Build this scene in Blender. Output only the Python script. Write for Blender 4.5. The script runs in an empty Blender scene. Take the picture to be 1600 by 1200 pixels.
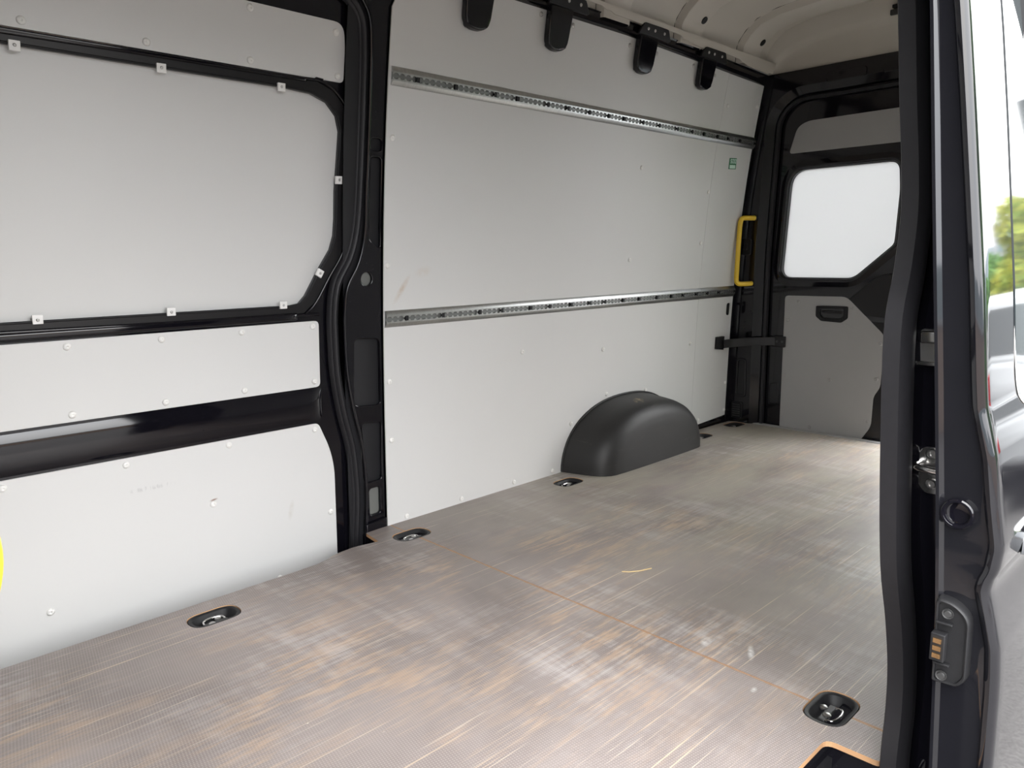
import bpy, bmesh, math, random
import numpy as np
from mathutils import Matrix, Vector
random.seed(7)
C = bpy.context.scene.collection
SC = bpy.context.scene

# ------------------------------------------------------------------ camera
# world: +X to the rear of the van, +Y across to the far side, Z up, cargo floor top at z = 0
cam_d = bpy.data.cameras.new('camera')
cam_d.sensor_width = 36.0
cam_d.lens = 36.0 * 1173.0 / 1600.0
cam_d.clip_start = 0.02
cam_d.clip_end = 2000
cam = bpy.data.objects.new('camera', cam_d)
C.objects.link(cam)
cam.matrix_world = Matrix(((0.71500248, 0.12717667, -0.6874573, 0.0),
                           (-0.69899631, 0.11140343, -0.70639467, 0.0),
                           (-0.01325182, 0.98560406, 0.16854975, 1.0),
                           (0, 0, 0, 1)))
SC.camera = cam

# ------------------------------------------------------------------ sky (bright overcast)
w = bpy.data.worlds.new('overcast_sky')
SC.world = w
w.use_nodes = True
wn = w.node_tree
wn.nodes.clear()
wo = wn.nodes.new('ShaderNodeOutputWorld')
bg = wn.nodes.new('ShaderNodeBackground')
tc = wn.nodes.new('ShaderNodeTexCoord')
no = wn.nodes.new('ShaderNodeTexNoise')
no.inputs['Scale'].default_value = 2.2
no.inputs['Detail'].default_value = 5
rp = wn.nodes.new('ShaderNodeValToRGB')
rp.color_ramp.elements[0].position = 0.3
rp.color_ramp.elements[0].color = (0.80, 0.83, 0.88, 1)
rp.color_ramp.elements[1].position = 0.7
rp.color_ramp.elements[1].color = (1.0, 0.985, 0.965, 1)
wn.links.new(tc.outputs['Generated'], no.inputs['Vector'])
wn.links.new(no.outputs['Fac'], rp.inputs['Fac'])
# overcast luminance: brightest overhead, falling towards the horizon all round
sp = wn.nodes.new('ShaderNodeSeparateXYZ')
mr = wn.nodes.new('ShaderNodeMapRange')
mr.inputs['From Min'].default_value = 0.0
mr.inputs['From Max'].default_value = 1.0
mr.inputs['To Min'].default_value = 0.42
mr.inputs['To Max'].default_value = 1.0
wn.links.new(tc.outputs['Generated'], sp.inputs[0])
wn.links.new(sp.outputs['Z'], mr.inputs['Value'])
ml = wn.nodes.new('ShaderNodeVectorMath'); ml.operation = 'SCALE'
wn.links.new(rp.outputs['Color'], ml.inputs[0])
wn.links.new(mr.outputs['Result'], ml.inputs['Scale'])
wn.links.new(ml.outputs['Vector'], bg.inputs['Color'])
bg.inputs['Strength'].default_value = 17.5
wn.links.new(bg.outputs['Background'], wo.inputs['Surface'])

SC.view_settings.view_transform = 'Standard'
SC.view_settings.look = 'None'
SC.view_settings.exposure = 0.0
SC.view_settings.gamma = 1.0
SC.view_settings.use_curve_mapping = False

# ------------------------------------------------------------------ materials
class NT:
    def __init__(s, name):
        s.m = bpy.data.materials.new(name)
        s.m.use_nodes = True
        s.t = s.m.node_tree
        s.t.nodes.clear()
        s.out = s.n('ShaderNodeOutputMaterial')
        s.b = s.n('ShaderNodeBsdfPrincipled')
        s.l(s.b.outputs[0], s.out.inputs['Surface'])
    def n(s, typ, **kw):
        nd = s.t.nodes.new(typ)
        for k, v in kw.items():
            setattr(nd, k, v)
        return nd
    def l(s, a, b):
        s.t.links.new(a, b)
    def set(s, **kw):
        for k, v in kw.items():
            s.b.inputs[k.replace('_', ' ')].default_value = v
    def coords(s, scale=(1, 1, 1), rot=(0, 0, 0), loc=(0, 0, 0)):
        t = s.n('ShaderNodeTexCoord')
        mp = s.n('ShaderNodeMapping')
        mp.inputs['Scale'].default_value = scale
        mp.inputs['Rotation'].default_value = rot
        mp.inputs['Location'].default_value = loc
        s.l(t.outputs['Object'], mp.inputs['Vector'])
        return mp.outputs['Vector']
    def noise(s, vec, scale, detail=3, rough=0.55, dist=0.0):
        x = s.n('ShaderNodeTexNoise')
        x.inputs['Scale'].default_value = scale
        x.inputs['Detail'].default_value = detail
        x.inputs['Roughness'].default_value = rough
        x.inputs['Distortion'].default_value = dist
        s.l(vec, x.inputs['Vector'])
        return x.outputs['Fac']
    def ramp(s, fac, p0, p1, v0=0.0, v1=1.0):
        r = s.n('ShaderNodeMapRange')
        r.inputs['From Min'].default_value = p0
        r.inputs['From Max'].default_value = p1
        r.inputs['To Min'].default_value = v0
        r.inputs['To Max'].default_value = v1
        s.l(fac, r.inputs['Value'])
        return r.outputs['Result']
    def math(s, op, a, b=None):
        r = s.n('ShaderNodeMath', operation=op)
        for i, v in enumerate((a, b)):
            if v is None:
                continue
            if isinstance(v, (int, float)):
                r.inputs[i].default_value = v
            else:
                s.l(v, r.inputs[i])
        r.use_clamp = op in ('MULTIPLY', 'ADD') and False
        return r.outputs[0]
    def mix(s, fac, a, b):
        r = s.n('ShaderNodeMix', data_type='RGBA')
        for nm, v in (('Factor', fac), ('A', a), ('B', b)):
            sock = [i for i in r.inputs if i.name == nm and (i.type == ('VALUE' if nm == 'Factor' else 'RGBA'))][0]
            if isinstance(v, (int, float)):
                sock.default_value = v
            elif isinstance(v, tuple):
                sock.default_value = v + (1,) if len(v) == 3 else v
            else:
                s.l(v, sock)
        return [o for o in r.outputs if o.type == 'RGBA'][0]
    def bump(s, h, strength=0.2, dist=0.001):
        b = s.n('ShaderNodeBump')
        b.inputs['Strength'].default_value = strength
        b.inputs['Distance'].default_value = dist
        s.l(h, b.inputs['Height'])
        s.l(b.outputs['Normal'], s.b.inputs['Normal'])
        return b

M = {}
def simple(name, col, rough=0.5, metal=0.0, coat=0.0, var=0.12, nscale=30, bump=0.0, bscale=200, spec=0.5):
    t = NT(name)
    v = t.coords()
    f = t.noise(v, nscale, 4)
    dark = tuple(c * (1 - var) for c in col)
    lite = tuple(min(1, c * (1 + var)) for c in col)
    t.l(t.mix(f, dark, lite), t.b.inputs['Base Color'])
    t.set(Roughness=rough, Metallic=metal)
    t.b.inputs['Specular IOR Level'].default_value = spec
    t.b.inputs['Coat Weight'].default_value = coat
    t.b.inputs['Coat Roughness'].default_value = 0.04
    if bump:
        t.bump(t.noise(v, bscale, 2), bump, 0.002)
    M[name] = t.m
    return t

# glossy black body paint with fine dust
t = NT('black_paint')
v = t.coords()
dust = t.ramp(t.noise(v, 260, 2), 0.66, 0.76)
patch = t.ramp(t.noise(v, 5, 4), 0.45, 0.75)
fac = t.math('MULTIPLY', t.math('MULTIPLY', dust, patch), 0.35)
t.l(t.mix(fac, (0.0045, 0.0042, 0.0065), (0.16, 0.15, 0.15)), t.b.inputs['Base Color'])
t.l(t.ramp(t.noise(v, 9, 3), 0.3, 0.8, 0.05, 0.12), t.b.inputs['Roughness'])
M['black_paint'] = t.m
# outer paint: clean clear coat
simple('outer_paint', (0.008, 0.008, 0.010), 0.05, var=0.1)
simple('rubber', (0.013, 0.0125, 0.0145), 0.48, var=0.25, nscale=60, spec=0.35)
simple('flange', (0.010, 0.0095, 0.0105), 0.40, var=0.2, spec=0.35)
simple('black_plastic', (0.010, 0.010, 0.011), 0.5, var=0.25, nscale=80, bump=0.15, bscale=900, spec=0.3)
simple('dark_void', (0.006, 0.006, 0.008), 0.6)
simple('screw_white', (0.78, 0.77, 0.74), 0.35, spec=0.6, var=0.05)
simple('steel', (0.55, 0.54, 0.53), 0.28, metal=1.0, var=0.15)
simple('dark_steel', (0.07, 0.07, 0.07), 0.45, metal=0.6, var=0.2)
simple('bright_steel', (0.72, 0.71, 0.70), 0.2, metal=1.0, var=0.1)
simple('gold', (0.85, 0.55, 0.27), 0.25, metal=1.0)
simple('yellow_paint', (0.78, 0.52, 0.035), 0.35, var=0.12, nscale=12)
simple('clip_white', (0.80, 0.79, 0.77), 0.4, var=0.05)
simple('grey_panel', (0.34, 0.335, 0.33), 0.55, var=0.05, nscale=5)
simple('bulkhead_grey', (0.07, 0.07, 0.072), 0.6)
simple('pocket_grey', (0.14, 0.145, 0.135), 0.6)
simple('track_shade', (0.26, 0.265, 0.26), 0.5, metal=0.8)
simple('green_print', (0.03, 0.17, 0.075), 0.4)
simple('pale_print', (0.62, 0.80, 0.70), 0.45)
simple('hill_forest', (0.16, 0.19, 0.20), 0.95, var=0.25, nscale=0.02)
simple('concrete', (0.42, 0.43, 0.44), 0.8, var=0.08, nscale=1.0)
simple('tower_glass', (0.20, 0.30, 0.33), 0.12, var=0.15, nscale=0.2)
simple('car_white', (0.36, 0.37, 0.38), 0.2, var=0.02)
simple('car_grey', (0.16, 0.17, 0.18), 0.2, metal=0.5, coat=1.0, var=0.05)
simple('car_glass', (0.02, 0.026, 0.028), 0.05, var=0.1)
simple('tail_red', (0.45, 0.015, 0.02), 0.15, coat=0.6)
simple('tyre', (0.02, 0.02, 0.02), 0.8, var=0.2)
simple('bark', (0.13, 0.10, 0.07), 0.85, var=0.3)
simple('straw', (0.75, 0.58, 0.30), 0.7)

# galvanised lashing rail
t = NT('aluminium')
v = t.coords((40, 3, 3))
t.l(t.mix(t.noise(v, 6, 3), (0.44, 0.45, 0.45), (0.62, 0.63, 0.62)), t.b.inputs['Base Color'])
t.set(Metallic=1.0, Roughness=0.33)
M['aluminium'] = t.m

# white lining board: smooth laminate with faint scuffs
t = NT('white_panel')
v = t.coords()
v2 = t.coords((1, 1, 5), (0, 0.5, 0))
sc1 = t.ramp(t.noise(v2, 9, 6, 0.7, 1.2), 0.66, 0.74)
msk = t.ramp(t.noise(v, 2.3, 2), 0.5, 0.66)
low = t.n('ShaderNodeSeparateXYZ'); t.l(v, low.inputs[0])
lowm = t.ramp(low.outputs['Z'], 0.65, -0.05, 0.12, 0.8)
f1 = t.math('MULTIPLY', t.math('MULTIPLY', sc1, msk), lowm)
base = t.mix(t.noise(v, 1.2, 2), (0.615, 0.612, 0.60), (0.655, 0.652, 0.64))
c1 = t.mix(t.math('MULTIPLY', f1, 0.55), base, (0.36, 0.34, 0.31))
# brown smear above the lower rail beside the pillar, brown rub around one door screw
def blob(t, v, centre, rot, scale, p0=0.35, p1=1.0):
    mp = t.n('ShaderNodeMapping')
    mp.vector_type = 'TEXTURE'
    mp.inputs['Location'].default_value = centre
    mp.inputs['Rotation'].default_value = rot
    mp.inputs['Scale'].default_value = scale
    t.l(v, mp.inputs['Vector'])
    ln = t.n('ShaderNodeVectorMath', operation='LENGTH')
    t.l(mp.outputs['Vector'], ln.inputs[0])
    return t.ramp(ln.outputs['Value'], p1, p0)
def clampn(t, f):
    r = t.n('ShaderNodeClamp'); t.l(f, r.inputs['Value']); return r.outputs[0]
nz = t.ramp(t.noise(t.coords((1, 1, 1)), 45, 4), 0.3, 0.7, 0.2, 1.0)
b1 = clampn(t, blob(t, v, (1.625, 2.235, 0.885), (0, -0.95, 0), (0.07, 0.2, 0.014), 0.2, 1.0))
c2 = t.mix(t.math('MULTIPLY', t.math('MULTIPLY', b1, nz), 0.6), c1, (0.45, 0.30, 0.17))
b2 = clampn(t, blob(t, v, (1.72, 2.235, 0.945), (0, -0.2, 0), (0.045, 0.2, 0.022), 0.2, 1.0))
c3 = t.mix(t.math('MULTIPLY', t.math('MULTIPLY', b2, nz), 0.28), c2, (0.55, 0.42, 0.28))
b3 = clampn(t, blob(t, v, (1.18, 2.30, 0.145), (0, 0.2, 0), (0.012, 0.2, 0.04), 0.1, 1.0))
c4 = t.mix(t.math('MULTIPLY', t.math('MULTIPLY', b3, nz), 0.5), c3, (0.42, 0.38, 0.30))
b4 = clampn(t, blob(t, v, (0.917, 2.31, 0.247), (0, -0.15, 0), (0.015, 0.2, 0.004), 0.3, 1.0))
c5 = t.mix(t.math('MULTIPLY', b4, 0.85), c4, (0.20, 0.10, 0.06))
# smudged stamp line on the lower door board
b5 = clampn(t, blob(t, v, (0.735, 2.31, 0.33), (0, 0, 0), (0.085, 0.2, 0.009), 0.4, 1.0))
st = t.ramp(t.noise(t.coords((1, 1, 0.3)), 120, 3), 0.5, 0.62)
c6 = t.mix(t.math('MULTIPLY', t.math('MULTIPLY', b5, st), 0.5), c5, (0.4, 0.4, 0.4))
t.l(c6, t.b.inputs['Base Color'])
t.set(Roughness=0.42)
t.bump(t.noise(v, 2.6, 2), 0.35, 0.012)
M['white_panel'] = t.m

# cream fibreglass roof
t = NT('roof_cream')
v = t.coords()
t.l(t.mix(t.noise(v, 3, 4), (0.50, 0.465, 0.41), (0.57, 0.535, 0.48)), t.b.inputs['Base Color'])
t.set(Roughness=0.5)
t.bump(t.noise(v, 14, 3), 0.15, 0.004)
M['roof_cream'] = t.m

# translucent white film on the rear window
t = NT('window_film')
tr = t.n('ShaderNodeBsdfTranslucent')
tr.inputs['Color'].default_value = (0.56, 0.56, 0.565, 1)
df = t.n('ShaderNodeBsdfDiffuse')
v = t.coords()
t.l(t.mix(t.noise(v, 2, 2), (0.70, 0.70, 0.70), (0.76, 0.76, 0.76)), df.inputs['Color'])
mx = t.n('ShaderNodeMixShader')
mx.inputs[0].default_value = 0.38
t.l(tr.outputs[0], mx.inputs[1]); t.l(df.outputs[0], mx.inputs[2])
t.l(mx.outputs[0], t.out.inputs['Surface'])
t.t.nodes.remove(t.b)
M['window_film'] = t.m

# green-tinted window glass: tinted transmission with a mirror-like surface
t = NT('tinted_glass')
tr = t.n('ShaderNodeBsdfTransparent')
v = t.coords()
t.l(t.mix(t.noise(v, 1.5, 2), (0.60, 0.78, 0.64), (0.64, 0.82, 0.68)), tr.inputs['Color'])
gl_ = t.n('ShaderNodeBsdfGlossy'); gl_.inputs['Roughness'].default_value = 0.02
fr = t.n('ShaderNodeFresnel'); fr.inputs['IOR'].default_value = 1.45
mx = t.n('ShaderNodeMixShader')
t.l(fr.outputs[0], mx.inputs[0]); t.l(tr.outputs[0], mx.inputs[1]); t.l(gl_.outputs[0], mx.inputs[2])
t.l(mx.outputs[0], t.out.inputs['Surface'])
t.t.nodes.remove(t.b)
M['tinted_glass'] = t.m

# plywood edge
t = NT('plywood_edge')
v = t.coords((1, 1, 1))
wv = t.n('ShaderNodeTexWave'); wv.bands_direction = 'Z'
wv.inputs['Scale'].default_value = 110
wv.inputs['Distortion'].default_value = 1.5
t.l(v, wv.inputs['Vector'])
t.l(t.mix(wv.outputs['Fac'], (0.30, 0.15, 0.07), (0.62, 0.38, 0.20)), t.b.inputs['Base Color'])
t.set(Roughness=0.75)
M['plywood_edge'] = t.m

# phenolic anti-slip film on the floor boards, worn and dusty
t = NT('floor_film')
v = t.coords()
def wave(rotz, period):
    x = t.n('ShaderNodeTexWave'); x.wave_profile = 'SIN'; x.bands_direction = 'X'
    x.inputs['Scale'].default_value = 2 * math.pi / period / 20.0
    t.l(t.coords((1, 1, 1), (0, 0, rotz)), x.inputs['Vector'])
    return x.outputs['Fac']
mesh_p = t.math('MULTIPLY', wave(0.18, 0.0062), wave(0.18 + math.pi / 2, 0.0062))
mesh_p = t.ramp(mesh_p, 0.1, 0.75)
big = t.noise(v, 1.7, 4, 0.6, 0.5)
str_x = t.noise(t.coords((1.0, 5.5, 1), (0, 0, 0.12)), 3.2, 6, 0.62, 0.4)
str_y = t.noise(t.coords((4.0, 1.0, 1), (0, 0, 0.5)), 3.0, 6, 0.62, 0.4)
sep = t.n('ShaderNodeSeparateXYZ'); t.l(v, sep.inputs[0])
base = t.mix(t.ramp(big, 0.35, 0.68), (0.165, 0.138, 0.128), (0.29, 0.25, 0.235))
base = t.mix(t.math('MULTIPLY', mesh_p, 0.42), base, (0.42, 0.375, 0.355))
# bare-wood wear down the middle
mid = t.math('MULTIPLY', t.ramp(sep.outputs['Y'], 2.15, 1.75), t.ramp(sep.outputs['Y'], 0.5, 0.9))
fine_x = t.noise(t.coords((11, 105, 1), (0, 0, 0.24)), 1.0, 5, 0.65)
fine_y = t.noise(t.coords((5, 80, 1), (0, 0, -0.55), (4, 9, 0)), 1.0, 5, 0.65)
fine_z = t.noise(t.coords((11, 95, 1), (0, 0, 1.0), (1, 3, 0)), 1.0, 5, 0.65)
str_x = t.math('ADD', str_x, t.math('MULTIPLY', t.math('SUBTRACT', fine_x, 0.5), 0.65))
str_x = t.math('ADD', str_x, t.math('MULTIPLY', t.math('SUBTRACT', fine_z, 0.5), 0.55))
str_y = t.math('ADD', str_y, t.math('MULTIPLY', t.math('SUBTRACT', fine_y, 0.5), 0.9))
wear = t.math('MULTIPLY', clampn(t, t.ramp(str_x, 0.47, 0.68)), clampn(t, t.ramp(t.noise(v, 1.5, 3, 0.6, 0.3), 0.40, 0.62)))
wear = clampn(t, t.math('MULTIPLY', wear, clampn(t, mid)))
base = t.mix(t.math('MULTIPLY', wear, 0.75), base, (0.50, 0.345, 0.225))
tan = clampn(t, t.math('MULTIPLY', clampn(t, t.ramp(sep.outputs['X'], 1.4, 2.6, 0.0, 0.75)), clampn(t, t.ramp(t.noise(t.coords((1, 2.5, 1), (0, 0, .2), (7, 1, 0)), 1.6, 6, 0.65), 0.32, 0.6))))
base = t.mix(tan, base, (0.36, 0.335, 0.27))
dustf = clampn(t, t.math('MULTIPLY', clampn(t, t.ramp(str_y, 0.46, 0.74)), clampn(t, t.ramp(t.noise(v, 1.4, 3), 0.42, 0.66))))
base = t.mix(t.math('MULTIPLY', dustf, 0.6), base, (0.58, 0.54, 0.525))
# long thin scratches in several directions
for i, (rz, sx, sy, thr, amt, col) in enumerate(((0.02, .9, 150, 0.665, 0.75, (0.66, 0.50, 0.35)), (0.16, 1.2, 170, 0.672, 0.65, (0.68, 0.56, 0.44)),
                             (-0.35, 1.8, 130, 0.68, 0.55, (0.62, 0.47, 0.33)), (1.25, 2.2, 140, 0.69, 0.50, (0.62, 0.52, 0.42)), (0.62, 1.6, 160, 0.68, 0.55, (0.66, 0.52, 0.38)),
                             (2.3, 2.0, 150, 0.69, 0.45, (0.60, 0.48, 0.38)))):
    s1 = t.noise(t.coords((sx, sy, 1), (0, 0, rz), (i * 3.1, i * 1.7, 0)), 1.0, 2, 0.5)
    s2 = t.ramp(t.noise(t.coords((1, 1, 1), (0, 0, 0), (i * 5, 2, 0)), 2.2, 3), 0.42, 0.6)
    ff = clampn(t, t.math('MULTIPLY', clampn(t, t.ramp(s1, thr, thr + 0.03)), clampn(t, s2)))
    base = t.mix(t.math('MULTIPLY', ff, amt), base, col)
# worn plywood along the joint between the two boards
dx = t.math('ABSOLUTE', t.math('SUBTRACT', sep.outputs['X'], 1.5575))
seam = clampn(t, t.math('SUBTRACT', t.ramp(dx, 0.009, 0.002), t.ramp(t.noise(v, 35, 3), 0.35, 0.9)))
base = t.mix(t.math('MULTIPLY', seam, 0.9), base, (0.36, 0.20, 0.11))
# two white chalky drop marks
nz2 = t.ramp(t.noise(v, 60, 3), 0.25, 0.6)
for cx, cy, rz, a, b in ((1.623, 0.955, 0.4, 0.030, 0.016), (1.655, 0.845, 0.5, 0.045, 0.010), (1.508, 0.759, 0.2, 0.014, 0.008)):
    bb = clampn(t, blob(t, v, (cx, cy, 0), (0, 0, rz), (a, b, 1), 0.15, 1.0))
    base = t.mix(t.math('MULTIPLY', clampn(t, t.math('MULTIPLY', bb, nz2)), 0.8), base, (0.75, 0.74, 0.73))
# specks
spk = t.n('ShaderNodeTexVoronoi'); spk.inputs['Scale'].default_value = 26
t.l(v, spk.inputs['Vector'])
base = t.mix(clampn(t, t.math('MULTIPLY', t.ramp(spk.outputs['Distance'], 0.06, 0.03), t.ramp(t.noise(v, 9, 2), 0.6, 0.66))), base, (0.68, 0.6, 0.5))
t.l(base, t.b.inputs['Base Color'])
t.l(t.ramp(big, 0.3, 0.7, 0.42, 0.55), t.b.inputs['Roughness'])
t.bump(mesh_p, 0.25, 0.0012)
M['floor_film'] = t.m

# wheel-arch moulding
t = NT('arch_plastic')
v = t.coords()
sc = t.ramp(t.noise(t.coords((1, 1, 9), (0, 0.4, 0)), 5, 6, 0.7, 0.5), 0.6, 0.75)
base = t.mix(t.math('MULTIPLY', clampn(t, sc), 0.3), (0.014, 0.0135, 0.0135), (0.10, 0.09, 0.08))
bb = clampn(t, blob(t, v, (2.955, 2.15, 0.285), (0, -0.1, 0.6), (0.05, 0.03, 0.1), 0.2, 1.0))
base = t.mix(t.math('MULTIPLY', t.math('MULTIPLY', bb, t.ramp(t.noise(v, 50, 3), 0.4, 0.65)), 0.8), base, (0.40, 0.30, 0.17))
t.l(base, t.b.inputs['Base Color'])
t.set(Roughness=0.5)
t.bump(t.noise(v, 700, 2), 0.12, 0.001)
M['arch_plastic'] = t.m

# asphalt
t = NT('asphalt')
v = t.coords()
a = t.noise(v, 90, 3)
base = t.mix(t.ramp(a, 0.35, 0.65), (0.072, 0.068, 0.066), (0.145, 0.138, 0.134))
base = t.mix(t.ramp(t.noise(v, 0.7, 4), 0.4, 0.7, 0, 0.4), base, (0.10, 0.095, 0.092))
t.l(base, t.b.inputs['Base Color'])
t.set(Roughness=0.9)
t.bump(a, 0.5, 0.004)
M['asphalt'] = t.m
# foliage
t = NT('bamboo_leaf')
v = t.coords()
t.l(t.mix(t.ramp(t.noise(v, 2.5, 3), 0.35, 0.65), (0.20, 0.30, 0.035), (0.50, 0.47, 0.06)), t.b.inputs['Base Color'])
t.set(Roughness=0.6)
M['bamboo_leaf'] = t.m
simple('hedge_leaf', (0.14, 0.30, 0.07), 0.6, var=0.5, nscale=2.0)

# ------------------------------------------------------------------ geometry helpers
_zs = np.array([-.4, 0, .3, .55, .8, 1.0, 1.16, 1.3, 1.53, 1.62, 1.78, 1.9, 2.0, 2.1])
_ys = np.array([2.285, 2.275, 2.262, 2.25, 2.238, 2.228, 2.213, 2.198, 2.165, 2.15, 2.12, 2.10, 2.08, 2.06])
_pf = np.polyfit(_zs, _ys, 4)
def yw(z):
    """inner face of the far side lining, leaning in towards the roof"""
    return float(np.polyval(_pf, z))
YC = 1.36                                # centre line of the van
def side_y(z, off, side):
    y = yw(z) + off
    return y if side > 0 else 2 * YC - y

def finish(o, ang=35):
    me = o.data
    me.polygons.foreach_set('use_smooth', [True] * len(me.polygons))
    me.set_sharp_from_angle(angle=math.radians(ang))

def link(name, me, mat, parent=None, ang=35, bevel=0.0, seg=2):
    o = bpy.data.objects.new(name, me)
    C.objects.link(o)
    for mm in (mat if isinstance(mat, (list, tuple)) else [mat]):
        me.materials.append(M[mm] if isinstance(mm, str) else mm)
    if ang:
        finish(o, ang)
    if parent is not None:
        o.parent = parent
        o.matrix_parent_inverse = parent.matrix_world.inverted() if parent.type != 'EMPTY' else Matrix.Translation(-parent.location)
    if bevel:
        b = o.modifiers.new('bevel', 'BEVEL')
        b.width = bevel; b.segments = seg; b.limit_method = 'ANGLE'
        b.angle_limit = math.radians(40); b.use_clamp_overlap = False
        b.harden_normals = False
        wn_ = o.modifiers.new('normals', 'WEIGHTED_NORMAL'); wn_.keep_sharp = True; wn_.weight = 60
    return o

def from_bm(name, bm, mat, parent=None, ang=35, bevel=0.0, seg=2):
    bmesh.ops.recalc_face_normals(bm, faces=bm.faces)
    me = bpy.data.meshes.new(name)
    bm.to_mesh(me); bm.free()
    return link(name, me, mat, parent, ang, bevel, seg)

def tag(o, label, cat, group=None, kind=None):
    o['label'] = label; o['category'] = cat
    if group: o['group'] = group
    if kind: o['kind'] = kind
    return o

def empty(name, loc):
    o = bpy.data.objects.new(name, None)
    o.location = loc
    o.empty_display_size = 0.05
    C.objects.link(o)
    return o

def catmull(pts, n=6, closed=False):
    pts = [Vector(p) for p in pts]
    out = []
    N = len(pts)
    rng = range(N if closed else N - 1)
    for i in rng:
        if closed:
            p0, p1, p2, p3 = pts[i - 1], pts[i], pts[(i + 1) % N], pts[(i + 2) % N]
        else:
            p0, p1, p2, p3 = pts[max(i - 1, 0)], pts[i], pts[i + 1], pts[min(i + 2, N - 1)]
        for k in range(n):
            s = k / n
            out.append(0.5 * ((2 * p1) + (p2 - p0) * s + (2 * p0 - 5 * p1 + 4 * p2 - p3) * s * s + (3 * p1 - p0 - 3 * p2 + p3) * s ** 3))
    if not closed:
        out.append(pts[-1])
    return out

def rounded(poly, r, n=5):
    """round the corners of a polygon; r may be a list"""
    out = []
    N = len(poly)
    for i in range(N):
        p = Vector(poly[i]).to_2d(); a = Vector(poly[i - 1]).to_2d(); b = Vector(poly[(i + 1) % N]).to_2d()
        rr = r[i] if isinstance(r, (list, tuple)) else r
        if rr <= 0:
            out.append((p.x, p.y)); continue
        da, db = (a - p), (b - p)
        la, lb = da.length, db.length
        k = min(rr, la * 0.49, lb * 0.49)
        p0 = p + da / la * k; p1 = p + db / lb * k
        for j in range(n + 1):
            s = j / n
            q = p0 * (1 - s) ** 2 + p * 2 * s * (1 - s) + p1 * s * s
            out.append((q.x, q.y))
    return out

def sheet_bm(outer, holes, mapf, thick, knots=()):
    """polygon (u,v) with holes, given a thickness and mapped to space by mapf(u,v,w)"""
    bm = bmesh.new()
    def loop(pts):
        vs = [bm.verts.new((p[0], p[1], 0)) for p in pts]
        for i in range(len(vs)):
            bm.edges.new((vs[i - 1], vs[i]))
    loop(outer)
    for h in holes:
        loop(h)
    bmesh.ops.triangle_fill(bm, use_beauty=True, use_dissolve=False, edges=bm.edges[:])
    for k in knots:
        bmesh.ops.bisect_plane(bm, geom=bm.verts[:] + bm.edges[:] + bm.faces[:], dist=1e-5, plane_co=(0, k, 0), plane_no=(0, 1, 0))
    r = bmesh.ops.extrude_face_region(bm, geom=bm.faces[:])
    for e in r['geom']:
        if isinstance(e, bmesh.types.BMVert):
            e.co.z = thick
    for vv in bm.verts:
        vv.co = mapf(vv.co.x, vv.co.y, vv.co.z)
    return bm

KN = [-.3 + .1 * i for i in range(25)]
def side_sheet(name, outer, holes, off, thick, mat, parent, side=1, bevel=0.0, ang=35, seg=2):
    """sheet in the leaning side wall: inner face at offset off, growing outwards by thick"""
    f = lambda u, v, q: Vector((u, side_y(v, off + q, side), v))
    return from_bm(name, sheet_bm(outer, holes, f, thick, KN), mat, parent, ang, bevel, seg)

def rear_sheet(name, outer, holes, x, thick, mat, parent, bevel=0.0, ang=35, seg=2):
    f = lambda u, v, q: Vector((x + q, u, v))
    return from_bm(name, sheet_bm(outer, holes, f, thick), mat, parent, ang, bevel, seg)

def flat_sheet(name, outer, holes, z, thick, mat, parent, bevel=0.0, ang=35):
    f = lambda u, v, q: Vector((u, v, z - q))
    return from_bm(name, sheet_bm(outer, holes, f, thick), mat, parent, ang, bevel)

def add_grid(bm, rows, closed_u=False, closed_v=False):
    vs = [[bm.verts.new(p) for p in r] for r in rows]
    R, K = len(vs), len(vs[0])
    for i in range(R if closed_v else R - 1):
        for j in range(K if closed_u else K - 1):
            try:
                bm.faces.new((vs[i][j], vs[i][(j + 1) % K], vs[(i + 1) % R][(j + 1) % K], vs[(i + 1) % R][j]))
            except ValueError:
                pass
    return vs

def sweep_bm(bm, path, prof, up, closed=False, cap=True):
    """prof: closed list of (a,b): a along (tangent x up), b along up"""
    path = [Vector(p) for p in path]
    N = len(path)
    rows = []
    for i, p in enumerate(path):
        if closed:
            tg = path[(i + 1) % N] - path[i - 1]
        else:
            tg = path[min(i + 1, N - 1)] - path[max(i - 1, 0)]
        tg.normalize()
        u = Vector(up) if not callable(up) else Vector(up(p))
        n = tg.cross(u).normalized()
        u = n.cross(tg).normalized()
        rows.append([p + n * a + u * b for a, b in prof])
    vs = add_grid(bm, rows, closed_u=True, closed_v=closed)
    if cap and not closed:
        bm.faces.new(vs[0]); bm.faces.new(vs[-1])

def circle(r, n=10, cx=0, cy=0):
    return [(cx + r * math.cos(2 * math.pi * i / n), cy + r * math.sin(2 * math.pi * i / n)) for i in range(n)]

def tube(name, path, r, mat, parent=None, up=(0, 1, 0), closed=False, n=10, prof=None, ang=50):
    bm = bmesh.new()
    sweep_bm(bm, path, prof or circle(r, n), up, closed)
    return from_bm(name, bm, mat, parent, ang)

def box_bm(bm, lo, hi):
    lo, hi = Vector(lo), Vector(hi)
    r = bmesh.ops.create_cube(bm, size=1.0)
    for vv in r['verts']:
        vv.co = Vector(((lo[k] + hi[k]) / 2 + vv.co[k] * (hi[k] - lo[k])) for k in range(3))
def box(name, lo, hi, mat, parent=None, bevel=0.0, seg=2):
    bm = bmesh.new(); box_bm(bm, lo, hi)
    return from_bm(name, bm, mat, parent, 35, bevel, seg)

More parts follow.
